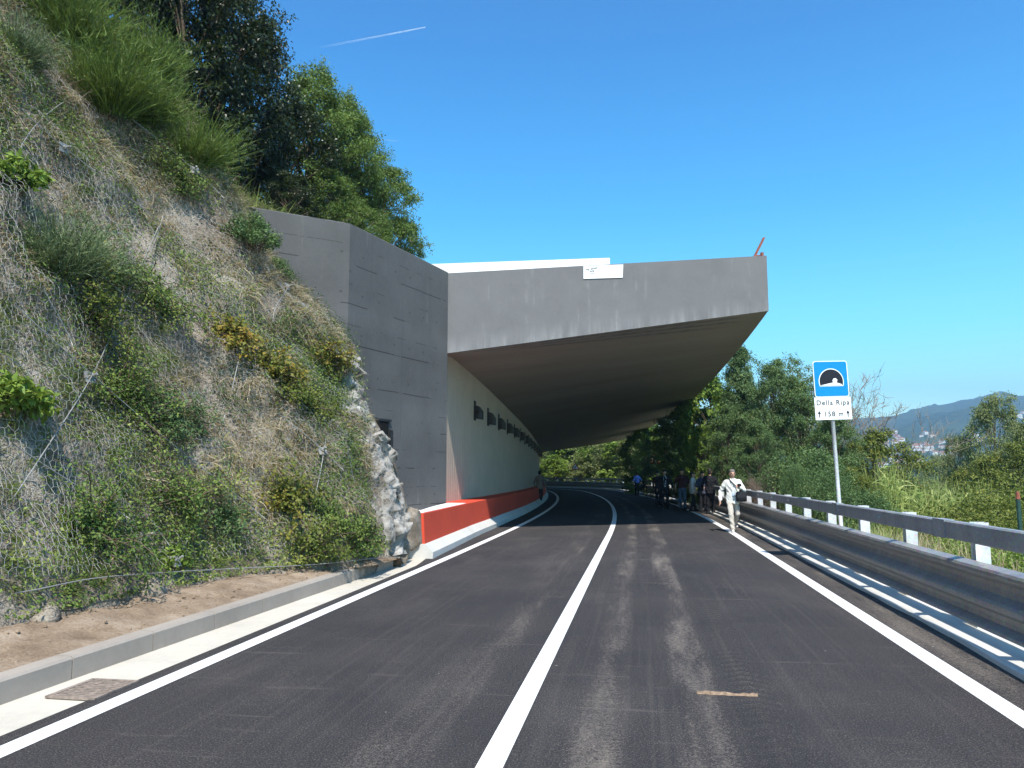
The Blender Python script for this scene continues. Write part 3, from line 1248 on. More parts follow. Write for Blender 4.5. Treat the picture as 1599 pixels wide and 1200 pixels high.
pxn, pyn = proj(P0)
keep = (pxn > -160) & (pyn > -100)
P0, P1 = P0[keep], P1[keep]


def wires(P0, P1, r):
    d = unit(P1 - P0)
    a = unit(np.cross(d, np.array([.3, .5, .81])))
    b = np.cross(d, a)
    ring = []
    for k in range(3):
        w_ = 2 * math.pi * k / 3
        o_ = (a * math.cos(w_) + b * math.sin(w_)) * r
        ring.append((P0 + o_, P1 + o_))
    n_ = len(P0)
    V_ = np.stack([ring[0][0], ring[1][0], ring[2][0], ring[0][1], ring[1][1], ring[2][1]], 1).reshape(-1, 3)
    b_ = (np.arange(n_) * 6)[:, None]
    F_ = np.stack([b_ + np.array([[0, 1, 4, 3]]), b_ + np.array([[1, 2, 5, 4]]), b_ + np.array([[2, 0, 3, 5]])], 1).reshape(-1, 4)
    return V_, F_


V_, F_ = wires(P0, P1, .0020)
obj('wire_mesh', V_, F_, M['wire'], net)
ropes = [[(0, 783), (60, 690), (125, 597), (160, 520), (196, 450), (245, 345)], [(0, 487), (60, 540), (125, 597), (230, 680), (330, 755), (420, 825)], [(46, 450), (75, 505), (104, 562)],
         [(0, 700), (80, 757), (208, 850)], [(208, 779), (235, 835), (258, 890)], [(291, 804), (275, 850), (258, 890)], [(0, 168), (85, 235), (170, 305), (260, 370), (330, 432)],
         [(0, 250), (50, 195), (85, 155)], [(105, 125), (190, 190), (300, 275), (360, 330)], [(437, 452), (424, 485), (412, 505)], [(504, 697), (490, 750), (474, 818)],
         [(0, 332), (80, 395), (170, 455), (230, 500)], [(341, 662), (325, 700)], [(365, 545), (345, 640)], [(430, 650), (500, 710), (530, 745)], [(245, 345), (225, 415), (195, 455)],
         [(0, 940), (66, 925), (150, 912), (264, 909), (330, 905), (430, 895), (560, 876), (620, 868)]]
for rp in ropes:
    pts = []
    for (ax_, ay_), (bx_, by_) in zip(rp, rp[1:]):
        for q in range(5):
            f = q / 5
            h_, n_ = hit(SBVH, ax_ + (bx_ - ax_) * f, ay_ + (by_ - ay_) * f)
            if h_ is not None:
                pts.append(h_ + n_ * .19)
    if len(pts) > 2:
        q = [pts[0] * 1.0] + [p_ * 1.0 for p_ in pts[1:-1]] + [pts[-1] * 1.0]
        for it in range(14):
            q = [q[0]] + [(q[i - 1] + q[i] * 2 + q[i + 1]) / 4 for i in range(1, len(q) - 1)] + [q[-1]]
        MB().tube(q, .0065, 5).build('steel_rope', M['rope'], net, smooth=True)
for (px, py) in ((125, 597), (437, 452), (497, 712), (300, 275), (258, 888), (85, 235), (208, 850), (585, 690)):
    h_, n_ = hit(SBVH, px, py)
    if h_ is None:
        continue
    q = Vector(n_).to_track_quat('Z', 'Y').to_matrix()
    m = MB()
    m.box(h_ + n_ * .15, (.14, .14, .012), M=q)
    m.tube([h_ + n_ * .0, h_ + n_ * .26], .016, 8)
    m.tube([h_ + n_ * .157, h_ + n_ * .19], .03, 6)
    m.build('anchor_plate', M['rope'], net)

# ------------------------------------------------------------------ slope vegetation
def samp(n_, u0=.02, u1=1.0, t0=5.0):
    t = rng.uniform(t0, TL - .05, n_)
    u = rng.uniform(u0, u1, n_)
    return t, u


BARE = [(305, 335, 60, 45), (245, 432, 45, 30), (605, 760, 34, 110), (590, 690, 26, 50), (615, 840, 30, 50), (420, 480, 25, 25), (290, 525, 40, 40), (150, 170, 30, 25)]


def cull(p, *arr):
    x_, y_ = proj(p)
    k = (x_ > -130) & (y_ > -220)
    for bx, by, brx, bry in BARE:
        d_ = ((x_ - bx) / brx) ** 2 + ((y_ - by) / bry) ** 2
        k &= (d_ + rng.random(len(x_)) * .6 > .95) | (rng.random(len(x_)) < .06)
    return (p[k],) + tuple(a[k] for a in arr)


# dry and green grass
tq, uq = samp(15000)
kq = rng.integers(10, 34, len(tq))
t = np.clip(np.repeat(tq, kq) + rng.normal(0, .035, kq.sum()), 5, TL - .05)
u = np.clip(np.repeat(uq, kq) + rng.normal(0, .035 / 9, kq.sum()), .02, 1)
tuft_lean = np.repeat(rng.normal(0, .45, (len(tq), 3)), kq, 0)
tuft_len = np.repeat(rng.uniform(.45, 1.5, len(tq)), kq)
dn = fbm(t * .8, u * 9 * .8, 101, 3)
bare = fbm(t * .7, u * 9 * .6, 131, 3)
toprich = np.clip((u - .45) * 1.4, 0, .8)
ok = (np.repeat(rng.random(len(tq)), kq) < np.clip((dn - .30) * 4.5 + toprich, .12, 1)) & (bare + .16 > .40)
t, u, tuft_lean, tuft_len = t[ok], u[ok], tuft_lean[ok], tuft_len[ok]
p, nn = S(t, u)
p, nn, t, u, tuft_lean, tuft_len = cull(p, nn, t, u, tuft_lean, tuft_len)
dry = fbm(t * .6 + 5, u * 9 * .6, 151, 3) + np.clip(u - .55, 0, .4) * .45 + np.interp(tuft_len, [.45, 1.5], [-.04, .04]) + rng.normal(0, .02, len(t)) > .405
down = np.array([0, 0, -1.0])
for isdry, nm, mt, lab in ((True, 'dry_grass', L['dry'], 'straw coloured dry grass hanging on the netted slope'), (False, 'green_grass', L['grass'], 'green grass and weeds sprouting through the net on the slope')):
    k = dry if isdry else ~dry
    pk, nk = p[k], nn[k]
    n_ = len(pk)
    dr = nk * .75 + np.array([0, 0, .65]) + tuft_lean[k] + rng.normal(0, .28, (n_, 3))
    Ln = rng.uniform(.09, .24, n_) * tuft_len[k] * (1.2 if isdry else 1.0) * (1 + .8 * np.clip(u[k] - .5, 0, .5))
    V_, F_, T_ = ribbons(pk - nk * .03, dr, Ln, rng.uniform(.006, .014, n_), down[None] * (Ln * rng.uniform(.2, .9, n_))[:, None], rng, 3)
    tag(obj(nm, V_, F_, mt, tint=T_), lab, 'grass', None, 'stuff')

# dead twigs
t, u = samp(24000)
p, nn = S(t, u)
p, nn, t, u = cull(p, nn, t, u)
k = fbm(t * 1.1, u * 9, 171, 3) > .47
p, nn = p[k], nn[k]
dr = nn * .5 + np.array([0, 0, .3]) + rng.normal(0, .8, (len(p), 3))
Ln = rng.uniform(.12, .5, len(p))
V_, F_, T_ = ribbons(p, dr, Ln, rng.uniform(.004, .009, len(p)), rng.normal(0, .06, (len(p), 3)), rng, 3)
tag(obj('dead_twigs', V_, F_, L['twig'], tint=T_), 'tangle of dead brown twigs under the netting', 'twigs', None, 'stuff')

# leafy ground cover in patches
parts = []
NP = 2000
tc, uc = samp(NP, .03, .98)
pc = fbm(tc * .55, uc * 9 * .55, 181, 3)
for i in range(NP):
    if pc[i] < .43 + .12 * random.random():
        continue
    n_ = int(rng.uniform(60, 260))
    rr = rng.uniform(.15, .5)
    t_ = np.clip(tc[i] + rng.normal(0, rr, n_), 5, TL - .05)
    u_ = np.clip(uc[i] + rng.normal(0, rr / 9, n_), .01, 1)
    p, nn = S(t_, u_)
    p = p + nn * (rng.random(n_) ** 1.5 * rng.uniform(.1, .32))[:, None]
    parts.append((p, nn, np.full(n_, np.clip(fbm(tc[i] * .9, uc[i] * 8, 191, 2) * 1.3 - .3 + rng.normal(0, .16), 0, 1))))
P_ = np.concatenate([a for a, b, c in parts])
N_ = np.concatenate([b for a, b, c in parts])
Q_ = np.concatenate([c for a, b, c in parts])
P_, N_, Q_ = cull(P_, N_, Q_)
V_, F_, T_ = leaves(P_, N_ + np.array([0, 0, .5]), .042, rng, .5)
T_ = np.clip(Q_ + (T_ - .5) * .35, 0, 1)
tag(obj('ground_cover_plants', V_, F_, L['ground'], tint=T_), 'low green leafy weeds creeping over the slope', 'ground cover', None, 'stuff')


def on_slope(px, py, sink=.05):
    h_, n_ = hit(SBVH, px, py)
    if h_ is None:
        h_, n_ = hit(UBVH, px, py)
    return (h_ - n_ * sink) if h_ is not None else None


br = [broom_mesh(31, 1.5, .85, L['broom'], 1000), broom_mesh(32, 1.15, .8, L['broom'], 900), broom_mesh(33, 1.0, .75, L['greybroom'], 900)]
for (px, py, k, sc, lab) in [(175, 175, 0, 1.15, 'tall bright green broom bush on the crest below the dark oak'),
                             (115, 70, 0, 1.0, 'green broom bush highest up the crest at the picture top'),
                             (235, 195, 1, .95, 'dark green broom bush between the two tall crest brooms'),
                             (300, 260, 1, 1.15, 'spreading broom bush on the crest nearest the retaining wall'),
                             (350, 262, 1, .85, 'smaller feathery broom tuft at the crest end above the wall'),
                             (55, 15, 0, .9, 'yellowish broom bush at the top left corner of the slope'),
                             (95, 425, 2, 1.05, 'rounded grey green broom bush in the middle of the net'),
                             (20, 95, 2, .9, 'grey green broom clump near the upper left edge'),
                             (225, 120, 0, .9, 'upright broom bush in front of the dark oak trunk')]:
    b = on_slope(px, py)
    if b is None:
        continue
    plant('broom_bush', br[k], b, random.random() * 6, sc, lab, 'bush', 'broom bushes on the hillside', ('stem', 'foliage'))
sh = [shrub_mesh(41, .75, .55, L['feather'], .04, 16, 420), shrub_mesh(42, .4, .32, L['bright'], .085, 8, 110, .5), shrub_mesh(43, .5, .62, L['autumn'], .05, 20, 130, .75),
      shrub_mesh(44, .4, .5, L['yellow'], .045, 16, 200), shrub_mesh(45, .4, .55, L['ground'], .04, 18, 330)]
for (px, py, k, sc, lab) in [(392, 398, 0, 1.0, 'dark leafy shrub leaning on the top of the grey wall'),
                             (432, 440, 0, .6, 'small dark shrub shading the retaining wall below its leafy neighbour'),
                             (22, 660, 1, 1.25, 'glossy bright leaved plant at the left edge of the net'),
                             (28, 300, 1, 1.1, 'bright leafy plant at the left edge high on the slope'),
                             (270, 893, 1, .8, 'bright green plant at the foot of the crossed ropes'),
                             (275, 285, 4, 1.0, 'low dark green shrub above the bare earth patch'),
                             (235, 470, 4, 1.2, 'leafy green patch shrub behind the crossing ropes'),
                             (350, 520, 2, .75, 'yellow and orange bramble high on the netted slope'),
                             (425, 585, 2, .9, 'largest orange tinged bramble beside the grey wall'),
                             (470, 640, 3, 1.0, 'yellow green bramble low beside the grey wall'),
                             (440, 790, 2, .8, 'rusty coloured bramble above the dirt strip'),
                             (480, 850, 3, .9, 'yellow green weed near the foot by the pale rock'),
                             (560, 845, 4, .8, 'dark green shrub in the cleft of the pale rock'),
                             (500, 560, 2, .8, 'small orange bramble under the slope edge at the wall'),
                             (260, 790, 4, 1.3, 'bushy green weed mass above the crossed ropes'),
                             (130, 830, 4, 1.25, 'green weed mass low in the left part of the net'),
                             (190, 620, 4, 1.3, 'dense green weed beside the anchor plate'),
                             (130, 500, 3, 1.2, 'yellow green weed under the round broom bush'),
                             (270, 660, 0, 1.0, 'dark green shrub in the middle of the lower net'),
                             (330, 810, 0, .9, 'dark green shrub low beside the crossed ropes'),
                             (505, 815, 4, .7, 'small fresh green weed left of the pale rock'),
                             (160, 430, 0, 1.0, 'dark green shrub right of the round grey broom')]:
    h_, n_ = hit(SBVH, px, py)
    if h_ is None or k == 1 or py in (398, 440):
        b = on_slope(px, py)
        if b is not None:
            plant('shrub', sh[k], b, random.random() * 6, sc, lab, 'shrub', 'shrubs growing through the net', ('stem', 'foliage'))
        continue
    # creeping shrub that follows the slope: runners with leaves along them
    q_ = int(np.argmin(np.linalg.norm(SV.reshape(-1, 3) - h_, axis=1)))
    t0_, u0_ = TT.ravel()[q_], UU.ravel()[q_]
    rg = np.random.default_rng(px * 7 + py)
    mst, parts = MB(), []
    for j in range(int(26 * sc)):
        a_ = rg.random() * 2 * math.pi
        ln = rg.uniform(.15, .75) * sc
        f_ = np.linspace(0, 1, 7)
        tt_ = np.clip(t0_ + rg.normal(0, .12) + math.cos(a_) * ln * f_ + rg.normal(0, .02, 7), 5, TL - .05)
        uu_ = np.clip(u0_ + (rg.normal(0, .1) + math.sin(a_) * ln * .8 * f_ + rg.normal(0, .02, 7)) / 9, .01, 1)
        pp, nq = S(tt_, uu_)
        pp = pp + nq * (rg.uniform(.08, .42) * np.sin(np.clip(f_ * 2.2 + .15, 0, 3.1)) * (.6 + .5 * sc))[:, None]
        mst.tube(list(pp), list(np.linspace(.009, .003, 7)), 4, cap=False)
        nl = int(rg.uniform(30, 95) * (1.5 if k in (0, 4) else 1))
        w_ = rg.random(nl) * 5.999
        iw = w_.astype(int)
        P_ = pp[iw] + (pp[iw + 1] - pp[iw]) * (w_ - iw)[:, None] + rg.normal(0, .05, (nl, 3))
        v, f, t_ = leaves(P_, nq[iw] + np.array([0, 0, .6]), (.045, .08, .06, .052, .046)[k], rg, (.4, .5, .75, .6, .5)[k])
        parts.append((v, f, np.clip(t_ * .6 + rg.random() * .4, 0, 1)))
    e = empty('shrub', h_, 0, lab, 'shrub', 'shrubs growing through the net')
    obj('stem', np.array(mst.V) - h_, mst.F, M['bark'], e)
    V_, F_, T_ = join_geo(parts)
    obj('foliage', V_ - h_, F_, (L['feather'], L['bright'], L['autumn'], L['yellow'], L['ground'])[k], e, tint=T_)

# rough grass and weeds above the crest and behind the wall top
nrU, ncU = UR.shape[:2]
ci = rng.uniform(6, 36, 26000)
ri = rng.uniform(0, 7, 26000) ** 1.0
i_, j_ = ri.astype(int), ci.astype(int)
fi, fj = (ri - i_)[:, None], (ci - j_)[:, None]
pu = (UR[i_, j_] * (1 - fi) + UR[i_ + 1, j_] * fi) * (1 - fj) + (UR[i_, j_ + 1] * (1 - fi) + UR[i_ + 1, j_ + 1] * fi) * fj
n_ = len(pu)
Ln = rng.uniform(.2, .6, n_)
V_, F_, T_ = ribbons(pu - np.array([0, 0, .05]), np.array([.2, -.2, 1.0]) + rng.normal(0, .35, (n_, 3)), Ln, rng.uniform(.01, .022, n_), np.array([0, 0, -1.0]) * (Ln * rng.uniform(.1, .7, n_))[:, None], rng, 3)
tag(obj('crest_grass', V_, F_, L['grass'], tint=T_), 'rough green grass along the crest behind the grey wall', 'grass', None, 'stuff')

# pale rocks beside the barrier and at the hem of the net
def rock_mesh(seed, r):
    rg = np.random.default_rng(seed)
    m = MB().ell((0, 0, 0), (1, 1, 1), 0, 28, 18)
    V_ = np.array(m.V)
    pl = unit(rg.normal(0, 1, (16, 3)))
    dd = rg.uniform(.62, .95, 16)
    for q, d_ in zip(pl, dd):
        k = V_ @ q - d_
        V_ = V_ - np.where(k > 0, k, 0)[:, None] * q
    V_ = V_ * (1 + (fbm(V_[:, 0] * 4 + V_[:, 2] * 3, V_[:, 1] * 4, seed) - .5) * .22)[:, None]
    return make_mesh('rock', V_ * np.array(r), m.F, M['rock'])


for (px, py, Y, r, sd, lab) in [(602, 858, 14.0, (.22, .2, .26), 1, 'pale boulder at the foot beside the red barrier'),
                                (622, 862, 14.25, (.2, .22, .34), 2, 'upright pale rock touching the red barrier end'),
                                (640, 826, 15.0, (.26, .3, .42), 11, 'pale rock wedged behind the red barrier end'),
                                (618, 812, 14.6, (.26, .3, .4), 12, 'broken pale rock low beside the barrier'),
                                (232, 925, 0, (.24, .16, .18), 5, 'grey boulder under the net hem by the crossed ropes'),
                                (340, 905, 0, (.25, .16, .12), 6, 'low rock under the net hem right of the ropes'),
                                (430, 893, 0, (.2, .12, .11), 7, 'rock ledge under the net hem near the kerb end'),
                                (520, 880, 0, (.16, .1, .1), 8, 'broken rock under the net hem at the kerb end'),
                                (80, 962, 0, (.25, .16, .14), 9, 'rock at the slope foot near the left edge')]:
    if Y:
        loc = D(px, py, Y)
    else:
        loc = on_slope(px, py, .10)
    me_ = rock_mesh(sd, r if Y else (r[0] * 1.15, r[1], r[2] * 1.25))
    me_.materials[0] = M['toe']
    o = link('rock', me_, None, loc, (0, 0, sd * 1.3))
    tag(o, lab, 'rock', 'pale rocks at the slope foot')

# pale broken rock face where the slope meets the wall
no, mo = 80, 170
to = np.linspace(TL - 1.25, TL - .02, no)
uo = np.linspace(.0, .50, mo)
T2, U2 = np.meshgrid(to, uo)
po, nno = S(T2.ravel(), U2.ravel())
rgo = np.random.default_rng(77)
cpt = np.stack([rgo.uniform(TL - 1.35, TL + .1, 150), rgo.uniform(-.2, 4.8, 150)], 1)
chh = rgo.uniform(-.10, .14, 150)
cgr = rgo.normal(0, .27, (150, 2))
qq = np.stack([T2.ravel(), U2.ravel() * 9], 1)
qq = qq + (np.stack([fbm(qq[:, 0] * 3, qq[:, 1] * 3, 621, 3), fbm(qq[:, 0] * 3, qq[:, 1] * 3, 623, 3)], 1) - .5) * .3
dd_ = ((qq[:, None] - cpt[None]) * np.array([1.25, .9])) ** 2
kk_ = np.argmin(dd_.sum(2), 1)
hh_ = chh[kk_] + ((qq - cpt[kk_]) * cgr[kk_]).sum(1) + (fbm(T2.ravel() * 12, U2.ravel() * 110, 613, 3) - .5) * .07
hh_ = np.clip(hh_, -.16, .17)
edge_ = np.clip((T2.ravel() - (TL - 1.15) - .75 * np.clip(U2.ravel() / .5, 0, 1) + .5 * (fbm(T2.ravel() * 2, U2.ravel() * 20, 617) - .5)) / .25, -1, 1)
po = po + nno * (hh_ + .10 * edge_ - .04)[:, None]
ii = np.arange((mo - 1) * no).reshape(mo - 1, no)[:, :-1].ravel()
OF = np.stack([ii, ii + 1, ii + no + 1, ii + no], 1)
tag(obj('rock_outcrop', po, OF, M['rock']), 'pale broken rock face of the slope beside the dark grey wall', 'rock face')

# ------------------------------------------------------------------ retaining wall
wall = empty('retaining_wall', (WB[0], WB[1], 0), 0, 'tall dark grey painted concrete retaining wall folded at a corner', 'wall')
winv = np.array([WB[0], WB[1], 0])
d1 = unit(WB[:2] - WA[:2])
A0 = WA[:2] - d1 * 2.5
J2 = WJ[:2]
th = .5
dj = unit(J2 - WB[:2])
nj = np.array([-dj[1], dj[0]])
n1 = np.array([-d1[1], d1[0]])
bis = unit(n1 + nj)
front = [A0, WA[:2], WB[:2], J2 - dj * .006]
back = [A0 + n1 * th, WA[:2] + n1 * th, WB[:2] + bis * th, J2 + nj * th]
tops = [6.9 - .9, ZT - .02, ZT, ZT - .06]


def prism_wall(front, back, tops, z0):
    n_ = len(front)
    V_, F_ = [], []
    for f, b, t_ in zip(front, back, tops):
        c = .02
        V_ += [(*f, z0), (*f, t_ - c), (*(f + (b - f) * .04), t_), (*(b - (b - f) * .04), t_), (*b, t_ - c), (*b, z0)]
    for i in range(n_ - 1):
        for k in range(5):
            F_.append((i * 6 + k, i * 6 + 6 + k, i * 6 + 7 + k, i * 6 + k + 1))
    F_.append((0, 1, 2, 3, 4, 5))
    F_.append(tuple(range(n_ * 6 - 1, n_ * 6 - 7, -1)))
    return V_, F_


V_, F_ = prism_wall(front, back, tops, -.2)
V_ = np.array(V_) - winv
obj('wall_body', V_, F_, M['wall'], wall)
# black slab near the wall foot, painted as the shade of an opening
a_, b_ = ray(592, 684)
k = (WB[0] - dj[0] / dj[1] * WB[1]) / (a_ - dj[0] / dj[1])
rc = np.array([a_ * k, k, CAMH + b_ * k]) - winv
ang = math.atan2(dj[1], dj[0])
m = MB()
m.box(rc - np.array([nj[0], nj[1], 0]) * .012, (.62, .05, .72), ang)
m.build('recess_shade', M['dark'], wall)
m = MB()
m.box(rc + np.array([dj[0] * .42, dj[1] * .42, -.12]) - np.array([nj[0], nj[1], 0]) * .02, (.09, .07, .62), ang)
m.box(rc + np.array([0, 0, .40]) - np.array([nj[0], nj[1], 0]) * .02, (.80, .07, .05), ang)
m.build('recess_frame', M['lamp'], wall)

# ------------------------------------------------------------------ gallery
gal = empty('rockfall_gallery', at(S_GAL, -4), 0, 'grey cantilevered concrete rockfall gallery curving over the road', 'gallery')
go = np.array(at(S_GAL, -4))
LW, RW = -4.3, 4.5


def z_in(s):
    y = at(s)[1] if s < 80 else 66
    return interp(y, [19.15, 20.6, 25.3, 32.6, 46.5, 60], [4.66, 4.84, 4.60, 4.19, 3.66, 3.5])


def z_out(s):
    sy_ = s - 34
    return interp(s, [sY(22.2), sY(29.9), sY(41), sY(61.8), sY(78.5), sY(89), sY(96)], [6.17, 5.97, 5.63, 5.23, 4.82, 4.58, 4.35])


SK = 3.12
s_l0 = S_GAL
s_end = S_GAL + 112
NS = 200
rings, uv_ = [], []
secs = []
for i in range(NS):
    s = s_l0 + (s_end - s_l0) * i / (NS - 1)
    sr = s + SK
    zi, zo = z_in(s), z_out(sr)
    secs.append((at(s, LW, zi), at(sr, RW, zo), at(sr, RW, zo + 1.6), at(s, LW - .3, 6.80), at(s, LW - .3, zi), s))
# soffit as the lower skin of the slab
V_, uv_ = [], []
for q in secs:
    for k in range(9):
        f = k / 8
        p = q[0] * (1 - f) + q[1] * f
        p = p + np.array([0, 0, .0])
        V_.append(p - go)
        uv_.append((f * 8.5, q[5]))
F_ = []
for i in range(NS - 1):
    for k in range(8):
        a = i * 9 + k
        F_.append((a, a + 9, a + 10, a + 1))
obj('soffit', V_, F_, M['soffit'], gal, uv=uv_)
m = MB()
m.loft([[q[0] + np.array([0, 0, .004]), q[1] + np.array([0, 0, .004]), q[2], q[3]] for q in secs], cap=False)
V_ = np.array(m.V) - go
obj('roof_slab', V_, m.F, M['fascia'], gal)
# painted end face, 3 cm proud of the slab
q = secs[0]
fd = unit(np.array([-(q[1] - q[0])[1], (q[1] - q[0])[0], 0]))
V_, uv_, F_ = [], [], []
NF = 24
for k in range(NF + 1):
    f = k / NF
    lo_ = q[0] * (1 - f) + q[1] * f
    q3 = q[3] + (q[0] - q[3]) * np.array([1, 1, 0])
    hi_ = q3 * (1 - f) + q[2] * f
    for j in range(5):
        g_ = j / 4
        V_.append(lo_ * (1 - g_) + hi_ * g_ - fd * .03 - go)
        uv_.append((f, g_ * (hi_[2] - lo_[2])))
nv = len(V_)
for k in range(NF + 1):
    for j in (0, 4):
        V_.append(V_[k * 5 + j] + fd * .05)
        uv_.append(uv_[k * 5 + j])
for k in range(NF):
    for j in range(4):
        a = k * 5 + j
        F_.append((a, a + 5, a + 6, a + 1))
    F_.append((k * 5, nv + k * 2, nv + k * 2 + 2, k * 5 + 5))
    F_.append((k * 5 + 4, k * 5 + 9, nv + k * 2 + 3, nv + k * 2 + 1))
F_.append((NF * 5, nv + NF * 2, nv + NF * 2 + 1, NF * 5 + 4))
F_.append((0, 4, nv + 1, nv))
obj('fascia', V_, F_, M['fascia'], gal, uv=uv_)
# inner wall
m = MB()
rings = []
uv_ = []
for q in secs:
    s = q[5]
    pr = [(LW, .5), (LW, z_in(s) - .002), (LW - .35, z_in(s) - .002), (LW - .35, .5)]
    rings.append([at(s + .01, l, z) for l, z in pr])
    uv_ += [(l, s) for l, z in pr]
m.loft(rings)
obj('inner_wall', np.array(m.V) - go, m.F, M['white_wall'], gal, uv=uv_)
# white parapet standing on the roof edge
fr = (q := secs[0])[1] - q[0]
fr = unit(np.array([fr[0], fr[1], 0]))
p0 = np.array([*WJ[:2], 0]) + fd * .5 - fr * .55
ztop0 = D(690, 413, p0[1])[2]
e0 = ray(953, 403)
pe = None
for k in np.linspace(3, 7, 400):
    pp = p0 + fr * k
    if abs(pp[0] - e0[0] * pp[1]) < .02:
        pe = pp
        break
ztop1 = CAMH + e0[1] * pe[1]
zb0, zb1 = 6.6, 7.0
m = MB()
t_ = fd * .2
m.loft([[p0 + np.array([0, 0, zb0]), p0 + np.array([0, 0, ztop0]), p0 + t_ + np.array([0, 0, ztop0]), p0 + t_ + np.array([0, 0, zb0])],
        [pe + np.array([0, 0, zb1]), pe + np.array([0, 0, ztop1]), pe + t_ + np.array([0, 0, ztop1]), pe + t_ + np.array([0, 0, zb1])]])
obj('parapet', np.array(m.V) - go, m.F, M['white'], gal)

# banner on the fascia
def on_fascia(px, py, off=.04):
    a, b = ray(px, py)
    q0 = secs[0][0] - fd * off
    k = (q0 @ fd) / (np.array([a, 1, 0]) @ fd)
    return np.array([a * k, k, CAMH + b * k])


bl, brr = on_fascia(911, 436), on_fascia(972, 434)
tl, tr_ = on_fascia(911, 416), on_fascia(973, 413.5)
ban = empty('banner', (bl + tr_) / 2, 0, 'small white banner with a grey emblem on the gallery fascia', 'banner')
bo = np.array(ban.location)
m = MB()
m.loft([[bl, brr, tr_, tl], [bl - fd * .012, brr - fd * .012, tr_ - fd * .012, tl - fd * .012]])
obj('panel', np.array(m.V) - bo, m.F, M['banner'], ban)


def bpt(f, g_):
    return (bl * (1 - f) + brr * f) * (1 - g_) + (tl * (1 - f) + tr_ * f) * g_ - fd * .016


m = MB()
for poly in ([(.05, .76), (.13, .78), (.15, .66), (.12, .62), (.11, .68), (.06, .70)], [(.18, .84), (.31, .86), (.35, .90), (.34, .76), (.28, .74), (.27, .78), (.19, .78)], [(.15, .60), (.20, .62), (.22, .52), (.16, .50)],
             [(.22, .66), (.26, .66), (.27, .50), (.23, .50)], [(.14, .36), (.26, .38), (.27, .42), (.15, .40)], [(.17, .74), (.23, .74), (.22, .68), (.18, .68)]):
    a = [bpt(x, y) for x, y in poly]
    m.loft([a, [p - fd * .003 for p in a]])
obj('emblem', np.array(m.V) - bo, m.F, M['logo'], ban)

# rusty bracket on the roof corner
pb = on_fascia(1180, 399, -.35)
pt = pb + (on_fascia(1194, 371, -.35) - pb)
m = MB()
fx = unit(pt - pb)
p2_ = on_fascia(1190, 399, -.3)
for_ = []
for c_ in (pb - fx * .1, pt):
    for_.append([c_ + fr * -.035, c_ + fr * .025, c_ + fr * .025 + fd * .012, c_ - fr * .02 + fd * .012, c_ - fr * .02 + fd * .06, c_ - fr * .035 + fd * .06])
m.loft(for_)
m.tube([pb + fr * .02 + fd * .03, p2_ + fd * .03], .02, 6)
p2 = on_fascia(1190, 399, -.3)
m.box(p2 + np.array([0, 0, .0]), (.07, .07, .16), .3)
tag(m.build('roof_bracket', M['rust']), 'rusty leaning steel angle on the outer corner of the gallery roof', 'bracket')

# lamps along the inner wall
lamp_src = None
lab_l = ['black floodlight on the white wall nearest the portal'] + ['black floodlight, %s from the portal along the white wall' % k for k in ('second', 'third', 'fourth', 'fifth', 'sixth', 'seventh', 'eighth', 'ninth', 'tenth', 'eleventh', 'twelfth', 'thirteenth', 'fourteenth')]
for i in range(14):
    s = sY(23.9) + i * 2.42
    z = interp(i, [0, 3, 6, 13], [3.57, 3.48, 3.33, 3.05])
    p = at(s, LW, z)
    hd = heading(s)
    if lamp_src is None:
        lamp_src = e = empty('wall_lamp', p, -hd, lab_l[0], 'wall lamp', 'floodlights on the gallery wall')
        MB().box((.015, 0, .02), (.03, .24, .62), bev=.004).build('back_plate', M['lamp'], e)
        m = MB()
        m.loft([[(.03, -.16, -.22), (.03, .16, -.22), (.03, .16, .17), (.03, -.16, .17)], [(.16, -.16, -.24), (.16, .16, -.24), (.16, .16, .15), (.16, -.16, .15)], [(.27, -.14, -.26), (.27, .14, -.26), (.27, .14, -.02), (.27, -.14, -.02)]])
        m.build('housing', M['lamp'], e)
        MB().loft([[(.06, -.13, -.232), (.06, .13, -.232), (.25, .12, -.262), (.25, -.12, -.262)], [(.06, -.13, -.24), (.06, .13, -.24), (.25, .12, -.27), (.25, -.12, -.27)]]).build('glass', M['lampglass'], e)
        m = MB()
        m.tube([(.19, -.17, -.02), (.03, -.17, -.02), (.026, -.15, -.02), (.026, .15, -.02), (.03, .17, -.02), (.19, .17, -.02)], .014, 6)
        m.build('bracket', M['lamp'], e)
    else:
        e = copy_tree(lamp_src)
        e.location = [float(c) for c in p]
        e.rotation_euler = (0, 0, -hd)
        e['label'] = lab_l[i]

# ------------------------------------------------------------------ red barrier with pale foot
bar = empty('concrete_barrier', at(S_BE, -3.3), 0, 'orange red painted concrete barrier on a pale foot along the gallery wall', 'barrier')
bo = np.array(bar.location)


def blat(s):            # front of the foot
    return interp(at(s)[1] if s < 80 else 60, [14.4, 20.2, 26, 42, 60], [-3.06, -3.36, -3.5, -3.62, -3.65])


def sweep_local(name, prof, s0, s1, mat, parent, origin, step=.6, uvs=False):
    n_ = max(2, int((s1 - s0) / step) + 1)
    m_ = MB()
    rings_ = []
    for i in range(n_):
        s_ = s0 + (s1 - s0) * i / (n_ - 1)
        rings_.append([at(s_, l, z) - origin for l, z in prof(s_)])
    m_.loft(rings_)
    return m_.build(name, mat, parent)


sweep_local('foot', lambda s: [(blat(s), -.1), (blat(s), .12), (blat(s) - .16, .27), (blat(s) - .6, .272), (blat(s) - .6, -.1)], S_BE, s_end, M['pale'], bar, bo)


def bprof(s):
    b = blat(s) - .17
    bk = min(b - .13, interp(s, [S_BE, S_GAL, S_GAL + 1], [b - .14, -4.0, -4.32]))
    return [(b, .26), (b - .035, .84), (b - .05, .85), (bk, .852), (bk, .26)]


